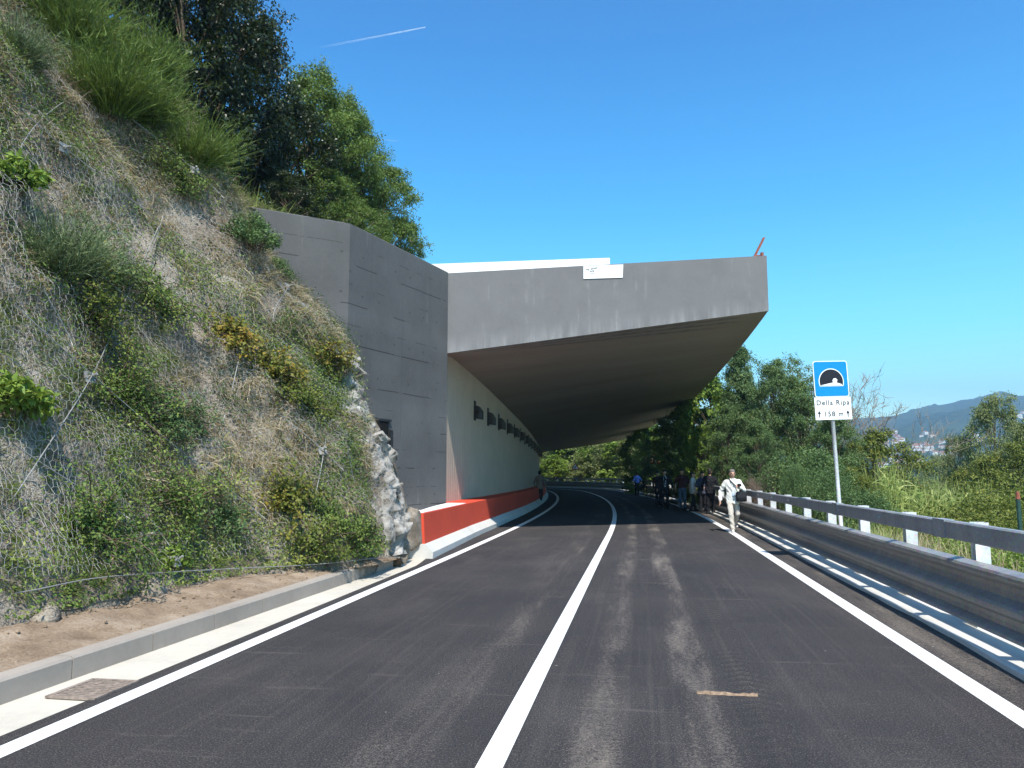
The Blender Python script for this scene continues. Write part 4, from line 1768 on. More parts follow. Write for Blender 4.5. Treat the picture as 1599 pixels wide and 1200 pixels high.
sweep_local('barrier_body', bprof, S_BE + .05, s_end, M['red'], bar, bo)


def lprof(s):
    b = blat(s) - .225
    bk = min(b - .12, interp(s, [S_BE, S_GAL, S_GAL + 1], [b - .135, -3.99, -3.99]))
    return [(b, .85), (b, .862), (bk, .864), (bk, .85)]


sweep_local('white_top', lprof, S_BE + .06, S_GAL + .1, M['white'], bar, bo)
# pale ledge filling the corner between barrier and wall
m = MB()
led = [at(S_BE + 3.0, -3.62, 0), at(S_GAL - .1, -3.95, 0), np.array([*(J2 - dj * .1), 0]), np.array([*(WB[:2] + dj * 2.0), 0])]
m.loft([[p - bo + np.array([0, 0, .62]) for p in led], [p - bo + np.array([0, 0, .74]) for p in led]])
m.build('ledge', M['white'], bar)

# drain grate in the gutter
gc = G(146, 1077)
gs = s_of(gc)
gl = float(lat_of(gc[None, :2])[0])
gp = at(gs, gl, .0)
gr = empty('drain_grate', gp, -heading(gs), 'rusty slotted iron drain grate set in the pale gutter', 'drain grate')
m = MB()
W_, H_ = .36, .46
fo_, fi_ = (W_ / 2 + .02, H_ / 2 + .02), (W_ / 2 - .017, H_ / 2 - .017)
ringp = []
for (X_, Y_, z_) in ((*fo_, -.004), (*fo_, .012), (*fi_, .012), (*fi_, -.004)):
    ringp.append([(-X_, -Y_, z_), (X_, -Y_, z_), (X_, Y_, z_), (-X_, Y_, z_)])
m = MB()
m.loft(ringp, cap=False)
m.build('frame', M['iron'], gr)
for k in range(1, 11):
    MB().box((0, -H_ / 2 + H_ * k / 11, .003), (W_ - .036, .024, .012)).build('bar', M['iron'], gr)
for xx in (-.075, .075):
    MB().box((xx, 0, .0025), (.03, H_ - .036, .010)).build('bar', M['iron'], gr)
MB().box((0, 0, -.004), (W_, H_, .006)).build('pit_shade', M['dark'], gr)  # thin black plate, painted as the shade below the bars

# ------------------------------------------------------------------ guardrail
S_G0, S_G1 = 8.0, SMAX - 22


def gb(s):
    return interp(s, [0, sY(6.5), sY(8.5), sY(20), sY(40)], [3.70, 3.72, 3.82, 3.80, 3.72]) + .04 * (float(vnoise(s * 1.3, 2, 9)) - .5)



o = sweep('guardrail_base', lambda s: [(gb(s), -.1), (gb(s) + .02, .035 + .012 * float(vnoise(s * 2, 1, 8))), (gb(s) + .05, .05), (4.95, .055), (5.0, -.4)], 0, S_END, M['pale'], None, .25, 'structure')
tag(o, 'pale concrete strip carrying the guardrail', None, None, 'structure')
rail = empty('guardrail', at(S_G0, 4.1), 0, 'galvanised steel guardrail with ribbed beam and square top rail on posts', 'guardrail')
ro = np.array(rail.location)
zt, zb = .715, .10
hh = zt - zb
pk = []
pk += [(-.09, zb), (-.115, zb + .02), (-.11, zb + .04), (-.02, zb + .085), (-.01, zb + .13), (-.02, zb + .175), (-.10, zb + .225), (-.12, zb + .255), (-.12, zb + .285), (-.10, zb + .31), (-.02, zb + .36), (-.01, zb + .42), (-.02, zb + .47), (-.10, zb + .52), (-.12, zb + .545), (-.12, zb + .575), (-.105, zb + .60), (.0, zb + .622)]
outer = [(4.19 + a, z) for a, z in pk]
inner = [(4.196 + a, z) for a, z in reversed(pk)]
sweep_local('ribbed_beam', lambda s: outer + inner, S_G0, S_G1, M['beam'], rail, ro, 1.0)
S_J = sY(16.4)
sweep_local('top_rail', lambda s: [(3.935, .945), (3.93, .96), (3.93, 1.11), (3.945, 1.125), (4.005, 1.125), (4.02, 1.11), (4.02, .945)], S_G0, S_J, M['galv'], rail, ro, 1.0)
sweep_local('top_rail', lambda s: [(3.945, .95), (3.94, .965), (3.94, 1.105), (3.955, 1.12), (4.005, 1.12), (4.015, 1.105), (4.015, .95)], S_J - .5, S_G1, M['galv'], rail, ro, 1.0)
ps = sY(6.75)
k0 = int((ps - S_G0) / 2.13)
s = ps - k0 * 2.13
postm = None
spm = None
while s < min(S_G1, S_G0 + 2.13 * 62):
    hd = heading(s)
    p = at(s, 4.30, 0) - ro
    if postm is None:
        m = MB()
        m.box((0, -.055, .57), (.14, .008, 1.06))
        m.box((0, .055, .57), (.14, .008, 1.06))
        m.box((0, 0, .57), (.007, .102, 1.058))
        m.box((0, 0, .06), (.26, .26, .015))
        m.box((0, 0, .10), (.15, .10, .07))
        postm = make_mesh('post', m.V, m.F, M['post'])
        m = MB()
        m.box((-.066, 0, .46), (.026, .09, .34))
        spm = make_mesh('spacer', m.V, m.F, M['beam'])
        m = MB()
        m.box((-.175, 0, 1.03), (.208, .09, .10))
        stub = make_mesh('rail_bracket', m.V, m.F, M['post'])
        m = MB().ell((0, 0, 0), (.012, .015, .015), 0, 8, 5)
        boltm = make_mesh('bolt', m.V, m.F, M['galv'])
    po = link('post', postm, rail, p, (0, 0, -hd))
    link('spacer', spm, po)
    link('rail_bracket', stub, po)
    if ps - 3 < s < ps + 2.13 * 8:
        for a_, b_, z_ in ((-.215, 0, .37), (-.215, 0, .63), (-.372, .03, 1.03), (-.372, -.03, 1.03)):
            link('bolt', boltm, po, (a_, b_, z_))
    s += 2.13
# joint sleeves on the beam and the rail
for ss in (sY(8.9), sY(13.3)):
    sweep_local('joint_sleeve', lambda s: [(3.924, .94), (3.924, 1.13), (4.026, 1.13), (4.026, .94)], ss - .16, ss + .16, M['galv'], rail, ro, .2)

# ------------------------------------------------------------------ signs
def text_mesh(body, size, mat, extrude=.002, sx=1.0):
    cu = bpy.data.curves.new('txt', 'FONT')
    cu.body = body
    cu.size = size
    cu.extrude = extrude
    cu.align_x = 'CENTER'
    cu.align_y = 'CENTER'
    cu.space_character = 1.2
    cu.offset = size * .004
    ob = bpy.data.objects.new('txt', cu)
    COL.objects.link(ob)
    dg = bpy.context.evaluated_depsgraph_get()
    me = bpy.data.meshes.new_from_object(ob.evaluated_get(dg))
    bpy.data.objects.remove(ob)
    bpy.data.curves.remove(cu)
    me.materials.clear()
    me.materials.append(mat)
    # text lies in XY; stand it up facing -Y
    n_ = len(me.vertices)
    c = np.empty(n_ * 3, np.float32)
    me.vertices.foreach_get('co', c)
    c = c.reshape(-1, 3)
    me.vertices.foreach_set('co', np.stack([c[:, 0] * sx, -c[:, 2], c[:, 1]], 1).ravel())
    me.update()
    return me


def plate(w_, h_, r, y0, y1, cz, cx=0.0):
    pts = []
    for (sx, sz, a0) in ((1, 1, 0), (-1, 1, 90), (-1, -1, 180), (1, -1, 270)):
        for k in range(5):
            a = math.radians(a0 + k * 22.5)
            pts.append((cx + sx * (w_ / 2 - r) + r * math.cos(a), cz + sz * (h_ / 2 - r) + r * math.sin(a)))
    return [[(x, y0, z) for x, z in pts], [(x, y1, z) for x, z in pts]]


SGY = 13.9
base = D(1319, 850, SGY)
topc = D(1296, 592, SGY)
bz = float(ground_z(base[None, :2])[0]) - .1
sg = empty('tunnel_sign', (base[0], SGY, bz), 0, 'blue tunnel sign with two white name plates on a leaning pole', 'road sign')
tilt = Matrix.Rotation(math.radians(-3.2), 4, 'Y')
piv = np.array([base[0], SGY, bz])
px1 = 1.0 / FPX * SGY
m = MB()
m.tube([(0, .04, 0), (0, .04, topc[2] + .25 - bz)], .034, 12)
pole = m.build('pole', M['post'], sg, smooth=True)
cz = topc[2] - bz
grp = []
yaw = Matrix.Rotation(math.radians(4), 4, 'Z')


def add_sign(name, V_, F_, mat, parent=sg, me=None):
    o_ = link(name, me if me is not None else make_mesh(name, V_, F_, mat), parent)
    return o_


cxo = 0.0
m = MB().loft(plate(.655, .655, .05, -.012, .0, cz))
pan = m.build('blue_panel', [M['sign_white']], sg)
m = MB().loft(plate(.625, .625, .04, -.015, -.0125, cz))
m.build('blue_face', M['sign_blue'], pan)
R_ = .222


def arch(R_, zc, y0, y1, flat):
    pts = []
    a0 = -math.asin(flat / R_)
    for k in range(29):
        a = a0 + (math.pi - 2 * a0) * k / 28
        pts.append((R_ * math.cos(a), zc + R_ * math.sin(a)))
    return [[(x, y0, z) for x, z in pts], [(x, y1, z) for x, z in pts]]


m = MB().loft(arch(R_ + .016, cz - .05, -.0175, -.0155, .085))
m.build('arch_rim', M['sign_white'], pan)
m = MB().loft(arch(R_, cz - .05, -.020, -.018, .07))
m.build('arch_opening', M['sign_black'], pan)
m = MB()
rd = [(-.20, cz - .118), (.20, cz - .118), (.19, cz - .10), (.10, cz - .07), (.115, cz - .02), (.085, cz + .01), (.045, cz + .005), (.02, cz - .03), (.03, cz - .068), (-.08, cz - .09), (-.19, cz - .112)]
m.loft([[(x, -.0225, z) for x, z in rd], [(x, -.0205, z) for x, z in rd]])
m.build('road_symbol', M['sign_white'], pan)
z1 = cz - .655 / 2 - .105
m = MB().loft(plate(.69, .20, .012, -.012, .0, z1))
np_ = m.build('name_plate', M['sign_white'], sg)
add_sign('lettering', None, None, None, np_, text_mesh('Della Ripa', .125, M['sign_black'])).location = (0, -.0145, z1)
z2 = z1 - .205
m = MB().loft(plate(.69, .20, .012, -.012, .0, z2))
dp = m.build('distance_plate', M['sign_white'], sg)
add_sign('lettering', None, None, None, dp, text_mesh('158 m', .125, M['sign_black'])).location = (0, -.0145, z2)
for xx in (-.27, .27):
    m = MB()
    pl_ = [(xx - .008, z2 - .055), (xx + .008, z2 - .055), (xx + .008, z2 + .01), (xx + .03, z2 + .01), (xx, z2 + .065), (xx - .03, z2 + .01), (xx - .008, z2 + .01)]
    m.loft([[(x, -.0155, z) for x, z in pl_], [(x, -.0125, z) for x, z in pl_]])
    m.build('arrow', M['sign_black'], dp)
for zz in (cz + .2, cz - .2, z1, z2):
    MB().box((0, .03, zz), (.5, .035, .03)).build('clamp', M['galv'], sg)
sg.rotation_euler = (0, math.radians(-1.9), math.radians(6))


def warning_sign(px, pyc, s_near, lat, wd, lab):
    p = at(s_near, lat, 0)
    zc = D(px, pyc, p[1])[2]
    e = empty('warning_sign', (p[0], p[1], -.1), 0, lab, 'road sign')
    MB().tube([(0, .03, 0), (0, .03, zc + .3)], .03, 8).build('pole', M['galv'], e, smooth=True)

    def tri(k, y0, y1):
        pts = [(-wd / 2 * k, zc + .1 - wd * .29 * k), (wd / 2 * k, zc + .1 - wd * .29 * k), (0, zc + .1 + wd * .58 * k)]
        return [[(x, y0, z) for x, z in pts], [(x, y1, z) for x, z in pts]]
    a = MB().loft(tri(1, -.012, 0)).build('red_triangle', M['sign_red'], e)
    MB().loft(tri(.68, -.016, -.0125)).build('white_field', M['sign_white'], a)
    m_ = MB()
    m_.loft([[(x_, y_, zc + z_) for x_, z_ in ((-.10, -.06), (-.02, -.06), (-.01, .05), (.03, .05), (.04, -.06), (.10, -.06), (.03, .24), (-.05, .24))] for y_ in (-.0195, -.0165)])
    m_.build('symbol', M['sign_black'], a)


warning_sign(1000, 718, sY(60.5), 4.6, .85, 'red and white triangular warning sign behind the group of people')
warning_sign(902, 730, sY(88), 4.8, .9, 'distant red and white triangular warning sign beyond the curve')

# green stake at the right edge
p = D(1597, 880, 10.5)
gz_ = float(ground_z(p[None, :2])[0])
e = empty('stake', (p[0], p[1], gz_), 0, 'dark green stake with a rusty tip at the right edge', 'stake')
zt_ = D(1597, 768, 10.5)[2] - gz_
MB().tube([(0, 0, -.2), (.0, 0, zt_ - .1)], .028, 8).build('shaft', M['green_paint'], e)
MB().tube([(0, 0, zt_ - .1), (0, 0, zt_)], [.03, .02], 8).build('tip', M['rust'], e)

# wooden splinter on the road
a, b = G(1088, 1084), G(1183, 1088)
m = MB()
rg = np.random.default_rng(5)
rings = []
for k in range(14):
    f = k / 13
    c = a * (1 - f) + b * f
    wv_ = .009 + .008 * rg.random() if 0 < k < 13 else .004
    c = c + np.array([0, rg.normal(0, .005), 0])
    rings.append([c + np.array([0, -wv_, .002]), c + np.array([0, -wv_ * .4, .02 * rg.random() + .008]), c + np.array([0, wv_ * .6, .012 + .012 * rg.random()]), c + np.array([0, wv_, .002])])
m.loft(rings)
tag(m.build('wood_splinter', M['wood']), 'long splinter of brown wood lying across the right lane', 'wood splinter')

# ------------------------------------------------------------------ people
def remesh(mb_, name, mat, voxel, smooth_it=3):
    me = bpy.data.meshes.new(name)
    me.from_pydata(mb_.V, [], mb_.F)
    ob = bpy.data.objects.new(name, me)
    COL.objects.link(ob)
    r = ob.modifiers.new('r', 'REMESH')
    r.mode = 'VOXEL'
    r.voxel_size = voxel
    s_ = ob.modifiers.new('s', 'SMOOTH')
    s_.iterations = smooth_it
    s_.factor = .5
    dg = bpy.context.evaluated_depsgraph_get()
    out = bpy.data.meshes.new_from_object(ob.evaluated_get(dg))
    bpy.data.objects.remove(ob)
    bpy.data.meshes.remove(me)
    out.name = name
    out.materials.clear()
    out.materials.append(mat)
    if name in ('top', 'trousers'):
        n_ = len(out.vertices)
        c_ = np.empty(n_ * 3, np.float32)
        out.vertices.foreach_get('co', c_)
        c_ = c_.reshape(-1, 3)
        q_ = np.empty(n_ * 3, np.float32)
        out.vertices.foreach_get('normal', q_)
        a_ = np.arctan2(c_[:, 1], c_[:, 0])
        f_ = fbm(a_ * 2.2 + c_[:, 2] * 5, c_[:, 2] * 13 - np.abs(c_[:, 0]) * 9, 41, 3) - .5
        out.vertices.foreach_set('co', (c_ + q_.reshape(-1, 3) * (f_ * .045)[:, None]).astype(np.float32).ravel())
        out.update()
    out.polygons.foreach_set('use_smooth', np.ones(len(out.polygons), bool))
    return out


def ering(c, rx, ry, n_=14):
    return [(c[0] + rx * math.cos(2 * math.pi * k / n_), c[1] + ry * math.sin(2 * math.pi * k / n_), c[2]) for k in range(n_)]


PM = {}


def pm_(col, rough=.8):
    k = tuple(round(c, 3) for c in col)
    if k not in PM:
        PM[k] = m_plain('cloth', col, rough, .2, 0, .1, 30, .2)
    return PM[k]


SKIN = m_plain('skin', (.50, .29, .20), .5, .3, 0, .06)


def person(loc, rz, H, pose, col, label, voxel=.012, jacket=True, skirt=False, hairc=(.03, .025, .02), shoe=(.02, .02, .02), extra=None):
    """front faces -Y; pose holds joints: hand_l/r, elbow_l/r, foot_l/r, knee_l/r in metres for a 1.72 m figure"""
    k = H / 1.72
    e = empty('person', loc, rz, label, 'person')
    e.scale = (k, k, k)
    J = dict(knee_l=(.10, -.02, .49), foot_l=(.10, 0, .07), knee_r=(-.10, -.02, .49), foot_r=(-.10, 0, .07), elbow_l=(.29, .03, 1.13), hand_l=(.30, -.05, .88), elbow_r=(-.29, .03, 1.13), hand_r=(-.30, -.05, .88), lean=(0, 0))
    J.update(pose)
    lx, ly = J['lean']
    hipz = .92
    b = MB()
    b.loft([ering((0, 0, .86), .13, .10), ering((0, 0, .95), .16, .115), ering((lx * .3, ly * .3, 1.08), .14, .10), ering((lx * .7, ly * .7, 1.25), .165, .115), ering((lx, ly, 1.38), .17, .10), ering((lx, ly, 1.45), .09, .07)])
    hx, hy = lx * 1.15, ly * 1.15 - .01
    b.cap((lx, ly + .01, 1.42), (hx, hy, 1.53), .052, .05)
    b.ell((hx, hy - .005, 1.615), (.075, .095, .112))
    b.ell((hx, hy - .03, 1.57), (.058, .065, .062))
    b.cap((hx, hy - .097, 1.615), (hx, hy - .115, 1.592), .012, .016)
    for sx in (-1, 1):
        b.ell((hx + sx * .077, hy + .005, 1.605), (.012, .022, .033))
    for sd, sx in (('l', 1), ('r', -1)):
        sh_ = (lx + sx * .175, ly + .0, 1.395)
        el_, ha_ = J['elbow_' + sd], J['hand_' + sd]
        b.cap(sh_, el_, .05, .038)
        b.cap(el_, ha_, .038, .026)
        ev, hv = np.array(el_), np.array(ha_)
        dr = unit(hv - ev)
        sdv = unit(np.cross(dr, np.array([sx * 1.0, .3, .2])))
        nv_ = np.cross(dr, sdv)
        pl = hv + dr * .05
        b.ell(pl, (.028, .028, .028))
        b.cap(hv, hv + dr * .085, .026, .03)
        for q in range(4):
            o_ = sdv * (q - 1.5) * .021
            ln = (.055, .07, .075, .06)[q]
            k1 = hv + dr * .095 + o_
            k2 = k1 + dr * ln * .55 + nv_ * .008 * sx
            k3 = k2 + dr * ln * .4 + nv_ * .02 * sx
            b.cap(k1, k2, .0105, .0095)
            b.cap(k2, k3, .0095, .008)
        t1 = hv + dr * .03 - sdv * .028
        b.cap(t1, t1 + dr * .045 - sdv * .022, .012, .009)
        kn, ft = J['knee_' + sd], J['foot_' + sd]
        b.cap((sx * .085, 0, hipz), kn, .078, .052)
        b.cap(kn, ft, .052, .034)
        b.cap((ft[0], ft[1] + .02, ft[2] - .02), (ft[0] + sx * .02, ft[1] - .13, max(.03, ft[2] - .04)), .035, .028)
    link('body', remesh(b, 'body', SKIN, voxel), e)
    # hair
    h = MB()
    h.ell((hx, hy + .008, 1.678), (.085, .103, .068))
    h.ell((hx, hy + .03, 1.65), (.086, .09, .08))
    h.ell((hx, hy + .05, 1.61), (.078, .06, .085))
    link('hair', remesh(h, 'hair', pm_(hairc), .014), e)
    # trousers
    tr = MB()
    tr.loft([ering((0, 0, .80), .15, .115), ering((0, 0, .93), .178, .13), ering((lx * .2, ly * .2, 1.02), .165, .12)])
    for sd, sx in (('l', 1), ('r', -1)):
        kn, ft = np.array(J['knee_' + sd]), np.array(J['foot_' + sd])
        tr.cap((sx * .085, 0, hipz - .02), kn, .095, .072)
        tr.cap(kn, ft + (kn - ft) * .06, .072, .062)
    link('trousers', remesh(tr, 'trousers', pm_(col['trousers']), .014), e)
    # top
    j = MB()
    hem = .78 if jacket else .92
    j.loft([ering((0, 0, hem), .195, .145), ering((0, 0, .97), .190, .140), ering((lx * .35, ly * .35, 1.10), .178, .132), ering((lx * .7, ly * .7, 1.26), .195, .142), ering((lx, ly, 1.38), .195, .12), ering((lx, ly, 1.455), .11, .085), ering((lx, ly, 1.475), .07, .066)])
    for sd, sx in (('l', 1), ('r', -1)):
        sh_ = (lx + sx * .178, ly, 1.385)
        el_, ha_ = np.array(J['elbow_' + sd]), np.array(J['hand_' + sd])
        j.cap(sh_, el_, .072, .056)
        if not col.get('short'):
            j.cap(el_, el_ + (ha_ - el_) * .93, .056, .044)
    link('jacket' if jacket else 'shirt', remesh(j, 'top', pm_(col['top']), .014), e)
    if 'shirt' in col:       # shirt front showing between the lapels
        s_ = MB()
        s_.loft([[(-.035 + lx * .3, -.152, .98), (.035 + lx * .3, -.152, .98), (.07 + lx, ly - .118, 1.40), (.03 + lx, ly - .075, 1.475), (-.03 + lx, ly - .075, 1.475), (-.07 + lx, ly - .118, 1.40)],
                 [(-.03, -.10, .98), (.03, -.10, .98), (.06 + lx, ly - .05, 1.40), (.03 + lx, ly - .03, 1.47), (-.03 + lx, ly - .03, 1.47), (-.06 + lx, ly - .05, 1.40)]])
        s_.build('shirt', pm_(col['shirt']), e)
        if 'tie' in col:
            t_ = MB()
            t_.loft([[(-.02, -.158, 1.0), (.02, -.158, 1.0), (.028, -.160, 1.08), (.012 + lx, ly - .105, 1.45), (-.012 + lx, ly - .105, 1.45), (-.028, -.160, 1.08)],
                     [(-.02, -.15, 1.0), (.02, -.15, 1.0), (.028, -.15, 1.08), (.012 + lx, ly - .095, 1.45), (-.012 + lx, ly - .095, 1.45), (-.028, -.15, 1.08)]])
            t_.build('tie', pm_(col['tie']), e)
    for sd, sx in (('l', 1), ('r', -1)):
        ft = J['foot_' + sd]
        s_ = MB()
        s_.cap((ft[0], ft[1] + .04, ft[2] - .025), (ft[0] + sx * .02, ft[1] - .15, max(.033, ft[2] - .037)), .047, .04)
        s_.cap((ft[0], ft[1] + .03, ft[2] - .02), (ft[0], ft[1] + .02, ft[2] + .03), .046, .045)
        me = remesh(s_, 'shoe', pm_(shoe), .012)
        V_ = np.empty(len(me.vertices) * 3, np.float32)
        me.vertices.foreach_get('co', V_)
        V_ = V_.reshape(-1, 3)
        V_[:, 2] = np.maximum(V_[:, 2], min(.0, ft[2] - .07))
        me.vertices.foreach_set('co', V_.ravel())
        link('shoe', me, e)
    return e


# walker in the sun, coming towards the camera
wl = G(1146, 831)
wk = person(wl + np.array([0, 0, .004]), math.radians(-6), 1.70, dict(foot_r=(-.06, -.22, .07), knee_r=(-.09, -.17, .49), foot_l=(.10, .36, .17), knee_l=(.11, .0, .50), elbow_r=(-.33, .06, 1.12), hand_r=(-.36, -.06, .86),
                                                                                     elbow_l=(.31, -.02, 1.15), hand_l=(.14, -.27, 1.24), lean=(.0, -.02)),
            dict(top=(.72, .70, .64), trousers=(.50, .46, .40), shirt=(.42, .50, .62)), 'person in a cream jacket walking in the sun with a shoulder bag', .008, True, hairc=(.16, .14, .12), shoe=(.62, .60, .58))
m = MB()
for sx in (-1, 1):
    m.loft([[(sx * .035 + .026 * math.cos(a * .6283), -.122, 1.625 - .02 + .018 * math.sin(a * .6283) + .018) for a in range(10)], [(sx * .035 + .026 * math.cos(a * .6283), -.118, 1.623 + .018 * math.sin(a * .6283)) for a in range(10)]])
m.box((0, -.121, 1.628), (.03, .006, .006))
for sx in (-1, 1):
    m.box((sx * .071, -.07, 1.628), (.005, .11, .006))
m.build('glasses', M['sign_black'], wk)
kk = 1.70 / 1.72
wm = Matrix.Translation(Vector([float(c) for c in wl])) @ Matrix.Rotation(math.radians(-6), 4, 'Z') @ Matrix.Scale(kk, 4)
bag = empty('shoulder_bag', wl, math.radians(-6), 'black shoulder bag hanging at the hip of the person in cream', 'bag')
m = MB()
m.box((.20, -.17, .97), (.30, .13, .27), .35, bev=.03)
m.build('bag_body', pm_((.02, .02, .024)), bag, smooth=True)
m = MB()
m.box((.19, -.243, 1.02), (.27, .012, .15), .35)
m.build('flap', pm_((.026, .026, .03)), bag)
st = [(.28, -.20, 1.08), (.16, -.185, 1.18), (.02, -.168, 1.30), (-.07, -.135, 1.40), (-.10, -.02, 1.475), (-.08, .10, 1.42), (.08, .16, 1.28), (.24, .10, 1.10)]
m = MB()
m.tube(st, .016, 6)
m.build('strap', pm_((.03, .03, .033)), bag, smooth=True)
cmr = empty('camera_device', wl, math.radians(-6), 'small black camera held at the chest of the walking person', 'camera')
m = MB()
m.box((.12, -.37, 1.29), (.10, .05, .075), .1, bev=.008)
m.build('camera_body', pm_((.016, .016, .018)), cmr)
MB().tube([(.12, -.39, 1.29), (.12, -.44, 1.29)], [.03, .027], 10).build('lens', pm_((.01, .01, .012)), cmr)

BL = (.012, .013, .018)
person(G(843, 787), math.radians(160), 1.74, dict(foot_l=(.09, -.12, .07), knee_l=(.09, -.12, .48), foot_r=(-.09, .14, .09)), dict(top=(.20, .17, .17), trousers=(.03, .03, .035)), 'person in a grey coat walking along the white gallery wall', shoe=(.03, .03, .03))
person(G(995, 774), math.radians(200), 1.70, dict(elbow_r=(-.33, .10, 1.12)), dict(top=(.12, .22, .62), trousers=(.015, .016, .02), short=True), 'person in a bright blue short sleeved shirt near the far guardrail', jacket=False)
person(G(1008, 772), math.radians(20), 1.68, {}, dict(top=(.05, .08, .05), trousers=(.02, .02, .022)), 'person in dark green clothes beside the blue shirt', jacket=True)
person(G(1039, 795), math.radians(-8), 1.76, dict(elbow_l=(.33, .0, 1.14), hand_l=(.33, -.14, .93), elbow_r=(-.33, .02, 1.14), hand_r=(-.34, -.10, .90), foot_r=(-.13, -.18, .07), knee_r=(-.12, -.14, .49), foot_l=(.12, .06, .07)), dict(top=BL, trousers=BL, shirt=(.70, .70, .74), tie=(.02, .025, .06)),
       'person in a dark open suit with white shirt and tie')
person(G(1028, 789), math.radians(25), 1.70, {}, dict(top=(.035, .016, .016), trousers=(.015, .015, .018)), 'person in dark maroon clothes half behind the white shirt and tie')
person(G(1066, 796), math.radians(4), 1.80, dict(elbow_l=(.31, .02, 1.13), hand_l=(.30, -.06, .88)), dict(top=(.05, .014, .016), trousers=(.07, .11, .18), short=True), 'person in a dark red shirt and blue jeans', jacket=False)
person(G(1083, 799), math.radians(75), 1.66, dict(hand_l=(.16, -.24, 1.08), foot_l=(.1, -.1, .07), foot_r=(-.1, .12, .08)), dict(top=(.62, .62, .64), trousers=(.02, .02, .024)), 'person in a long white top seen from the side', jacket=True)
person(G(1098, 800), math.radians(10), 1.68, dict(hand_r=(-.12, -.26, 1.05)), dict(top=(.05, .055, .09), trousers=(.015, .015, .02)), 'person in dark navy clothes between the white top and black suit')
person(G(1110, 803), math.radians(165), 1.78, {}, dict(top=(.010, .010, .013), trousers=(.010, .010, .013)), 'person in a black suit seen from behind beside the walker')

# ------------------------------------------------------------------ trees
dk = [tree_meshes(201, 9.5, 3.2, L['dark'], M['bark'], .15, 62, 560, .12, 'round', .55), tree_meshes(202, 7.5, 2.6, L['dark'], M['bark'], .15, 46, 520, .08, 'round', .55)]
lt = [tree_meshes(211, 7.5, 2.6, L['light'], M['bark'], .12, 66, 560, .04, 'round', .42, .5), tree_meshes(212, 5.5, 2.1, L['light'], M['palebark'], .11, 50, 520, .03, 'round', .42, .5)]


def up_tree(px, Y, topy, kind, H0, lab, cat='tree', wide=1.0):
    x_ = ray(px, 600)[0] * Y
    gz_ = drop(x_, Y, UBVH)
    if gz_ is None:
        gz_ = 6.5
    zt_ = D(px, topy, Y)[2]
    sc = (zt_ - gz_) / H0
    plant('hillside_tree', kind, (x_, Y, gz_ - .1), random.random() * 6, (sc * wide, sc * wide, sc), lab, cat, 'trees above the slope')


up_tree(312, 19.5, -95, dk[0], 9.5, 'largest dark oak rising out of the top of the picture', wide=.72)
up_tree(268, 18.5, -70, dk[1], 7.5, 'dark oak left of the largest oak behind the brooms', wide=.85)
up_tree(378, 21.5, 40, dk[1], 7.5, 'dark oak leaning out to the right of the largest oak', wide=.62)
up_tree(430, 22.5, 150, dk[1], 7.5, 'small shaded oak under the dark crowns above the wall', wide=.9)
up_tree(470, 24.5, 126, lt[0], 7.5, 'tallest light green tree beside the dark oaks', wide=1.0)
up_tree(516, 25.5, 165, lt[0], 7.5, 'light green tree leaning on the tallest light green tree', wide=.9)
up_tree(545, 26, 195, lt[0], 7.5, 'light green tree second from the dark oaks', wide=.8)
up_tree(588, 27, 258, lt[1], 5.5, 'light green tree above the wall corner joint', wide=.85)
up_tree(620, 27.5, 340, lt[1], 5.5, 'lowest light green tree nearest the white parapet', wide=.72)
up_tree(500, 23.5, 265, lt[1], 5.5, 'low light green tree right behind the wall corner', wide=1.1)
up_tree(560, 23.8, 312, lt[1], 5.5, 'low pale bushy tree peeping over the grey wall', wide=1.2)
up_tree(445, 20.5, 262, dk[1], 7.5, 'low dark bushy tree just above the wall end', wide=1.1)
up_tree(180, 21, -120, dk[0], 9.5, 'dark oak behind the topmost broom bushes', wide=.7)

# undergrowth along the wall top and the crest
ug_ = [shrub_mesh(51, .8, .7, L['grass'], .08, 14, 260), shrub_mesh(52, .7, .6, L['yellow'], .07, 12, 220)]
for i, (px, py, k) in enumerate([(395, 300, 0), (430, 318, 1), (470, 322, 0), (510, 335, 1), (380, 270, 1), (330, 215, 0), (420, 295, 0), (455, 312, 1)]):
    b = None
    h_, n_ = hit(UBVH, px, py)
    if h_ is None:
        continue
    plant('undergrowth_shrub', ug_[k], h_, i * 1.1, .8 + .1 * (i % 3), ['leafy', 'yellowish'][k] + ' undergrowth shrub along the crest above the grey wall', 'shrub', 'undergrowth above the grey wall', ('stem', 'foliage'))

ft_ = [tree_meshes(221, 10, 2.7, L['feather'], M['bark'], .15, 84, 560, .05, 'cone', .36, .6), tree_meshes(222, 9, 2.6, L['feather'], M['bark'], .14, 76, 580, .03, 'round', .36, .6),
       tree_meshes(223, 9, 3.2, L['bright'], M['bark'], .22, 70, 300, .02, 'round', .75, .5), tree_meshes(224, 9, 2.4, L['feather'], M['palebark'], .12, 44, 130, .2, 'column', .4, .4)]
yl = [tree_meshes(231, 5, 2.2, L['yellow'], M['bark'], .11, 50, 460, .02, 'round', .45, .5), tree_meshes(232, 8, 2.7, L['pale'], M['bark'], .15, 64, 420, .04, 'column', .45, .5)]
bushm = [shrub_mesh(61, 4.0, 2.6, L['feather'], .13, 46, 520, .45), shrub_mesh(62, 1.6, 1.4, L['bright'], .10, 26, 420), shrub_mesh(63, 4.0, 2.8, L['yellow'], .12, 46, 520, .45), shrub_mesh(64, 2.6, 2.0, L['twig'], .14, 30, 420, .15)]


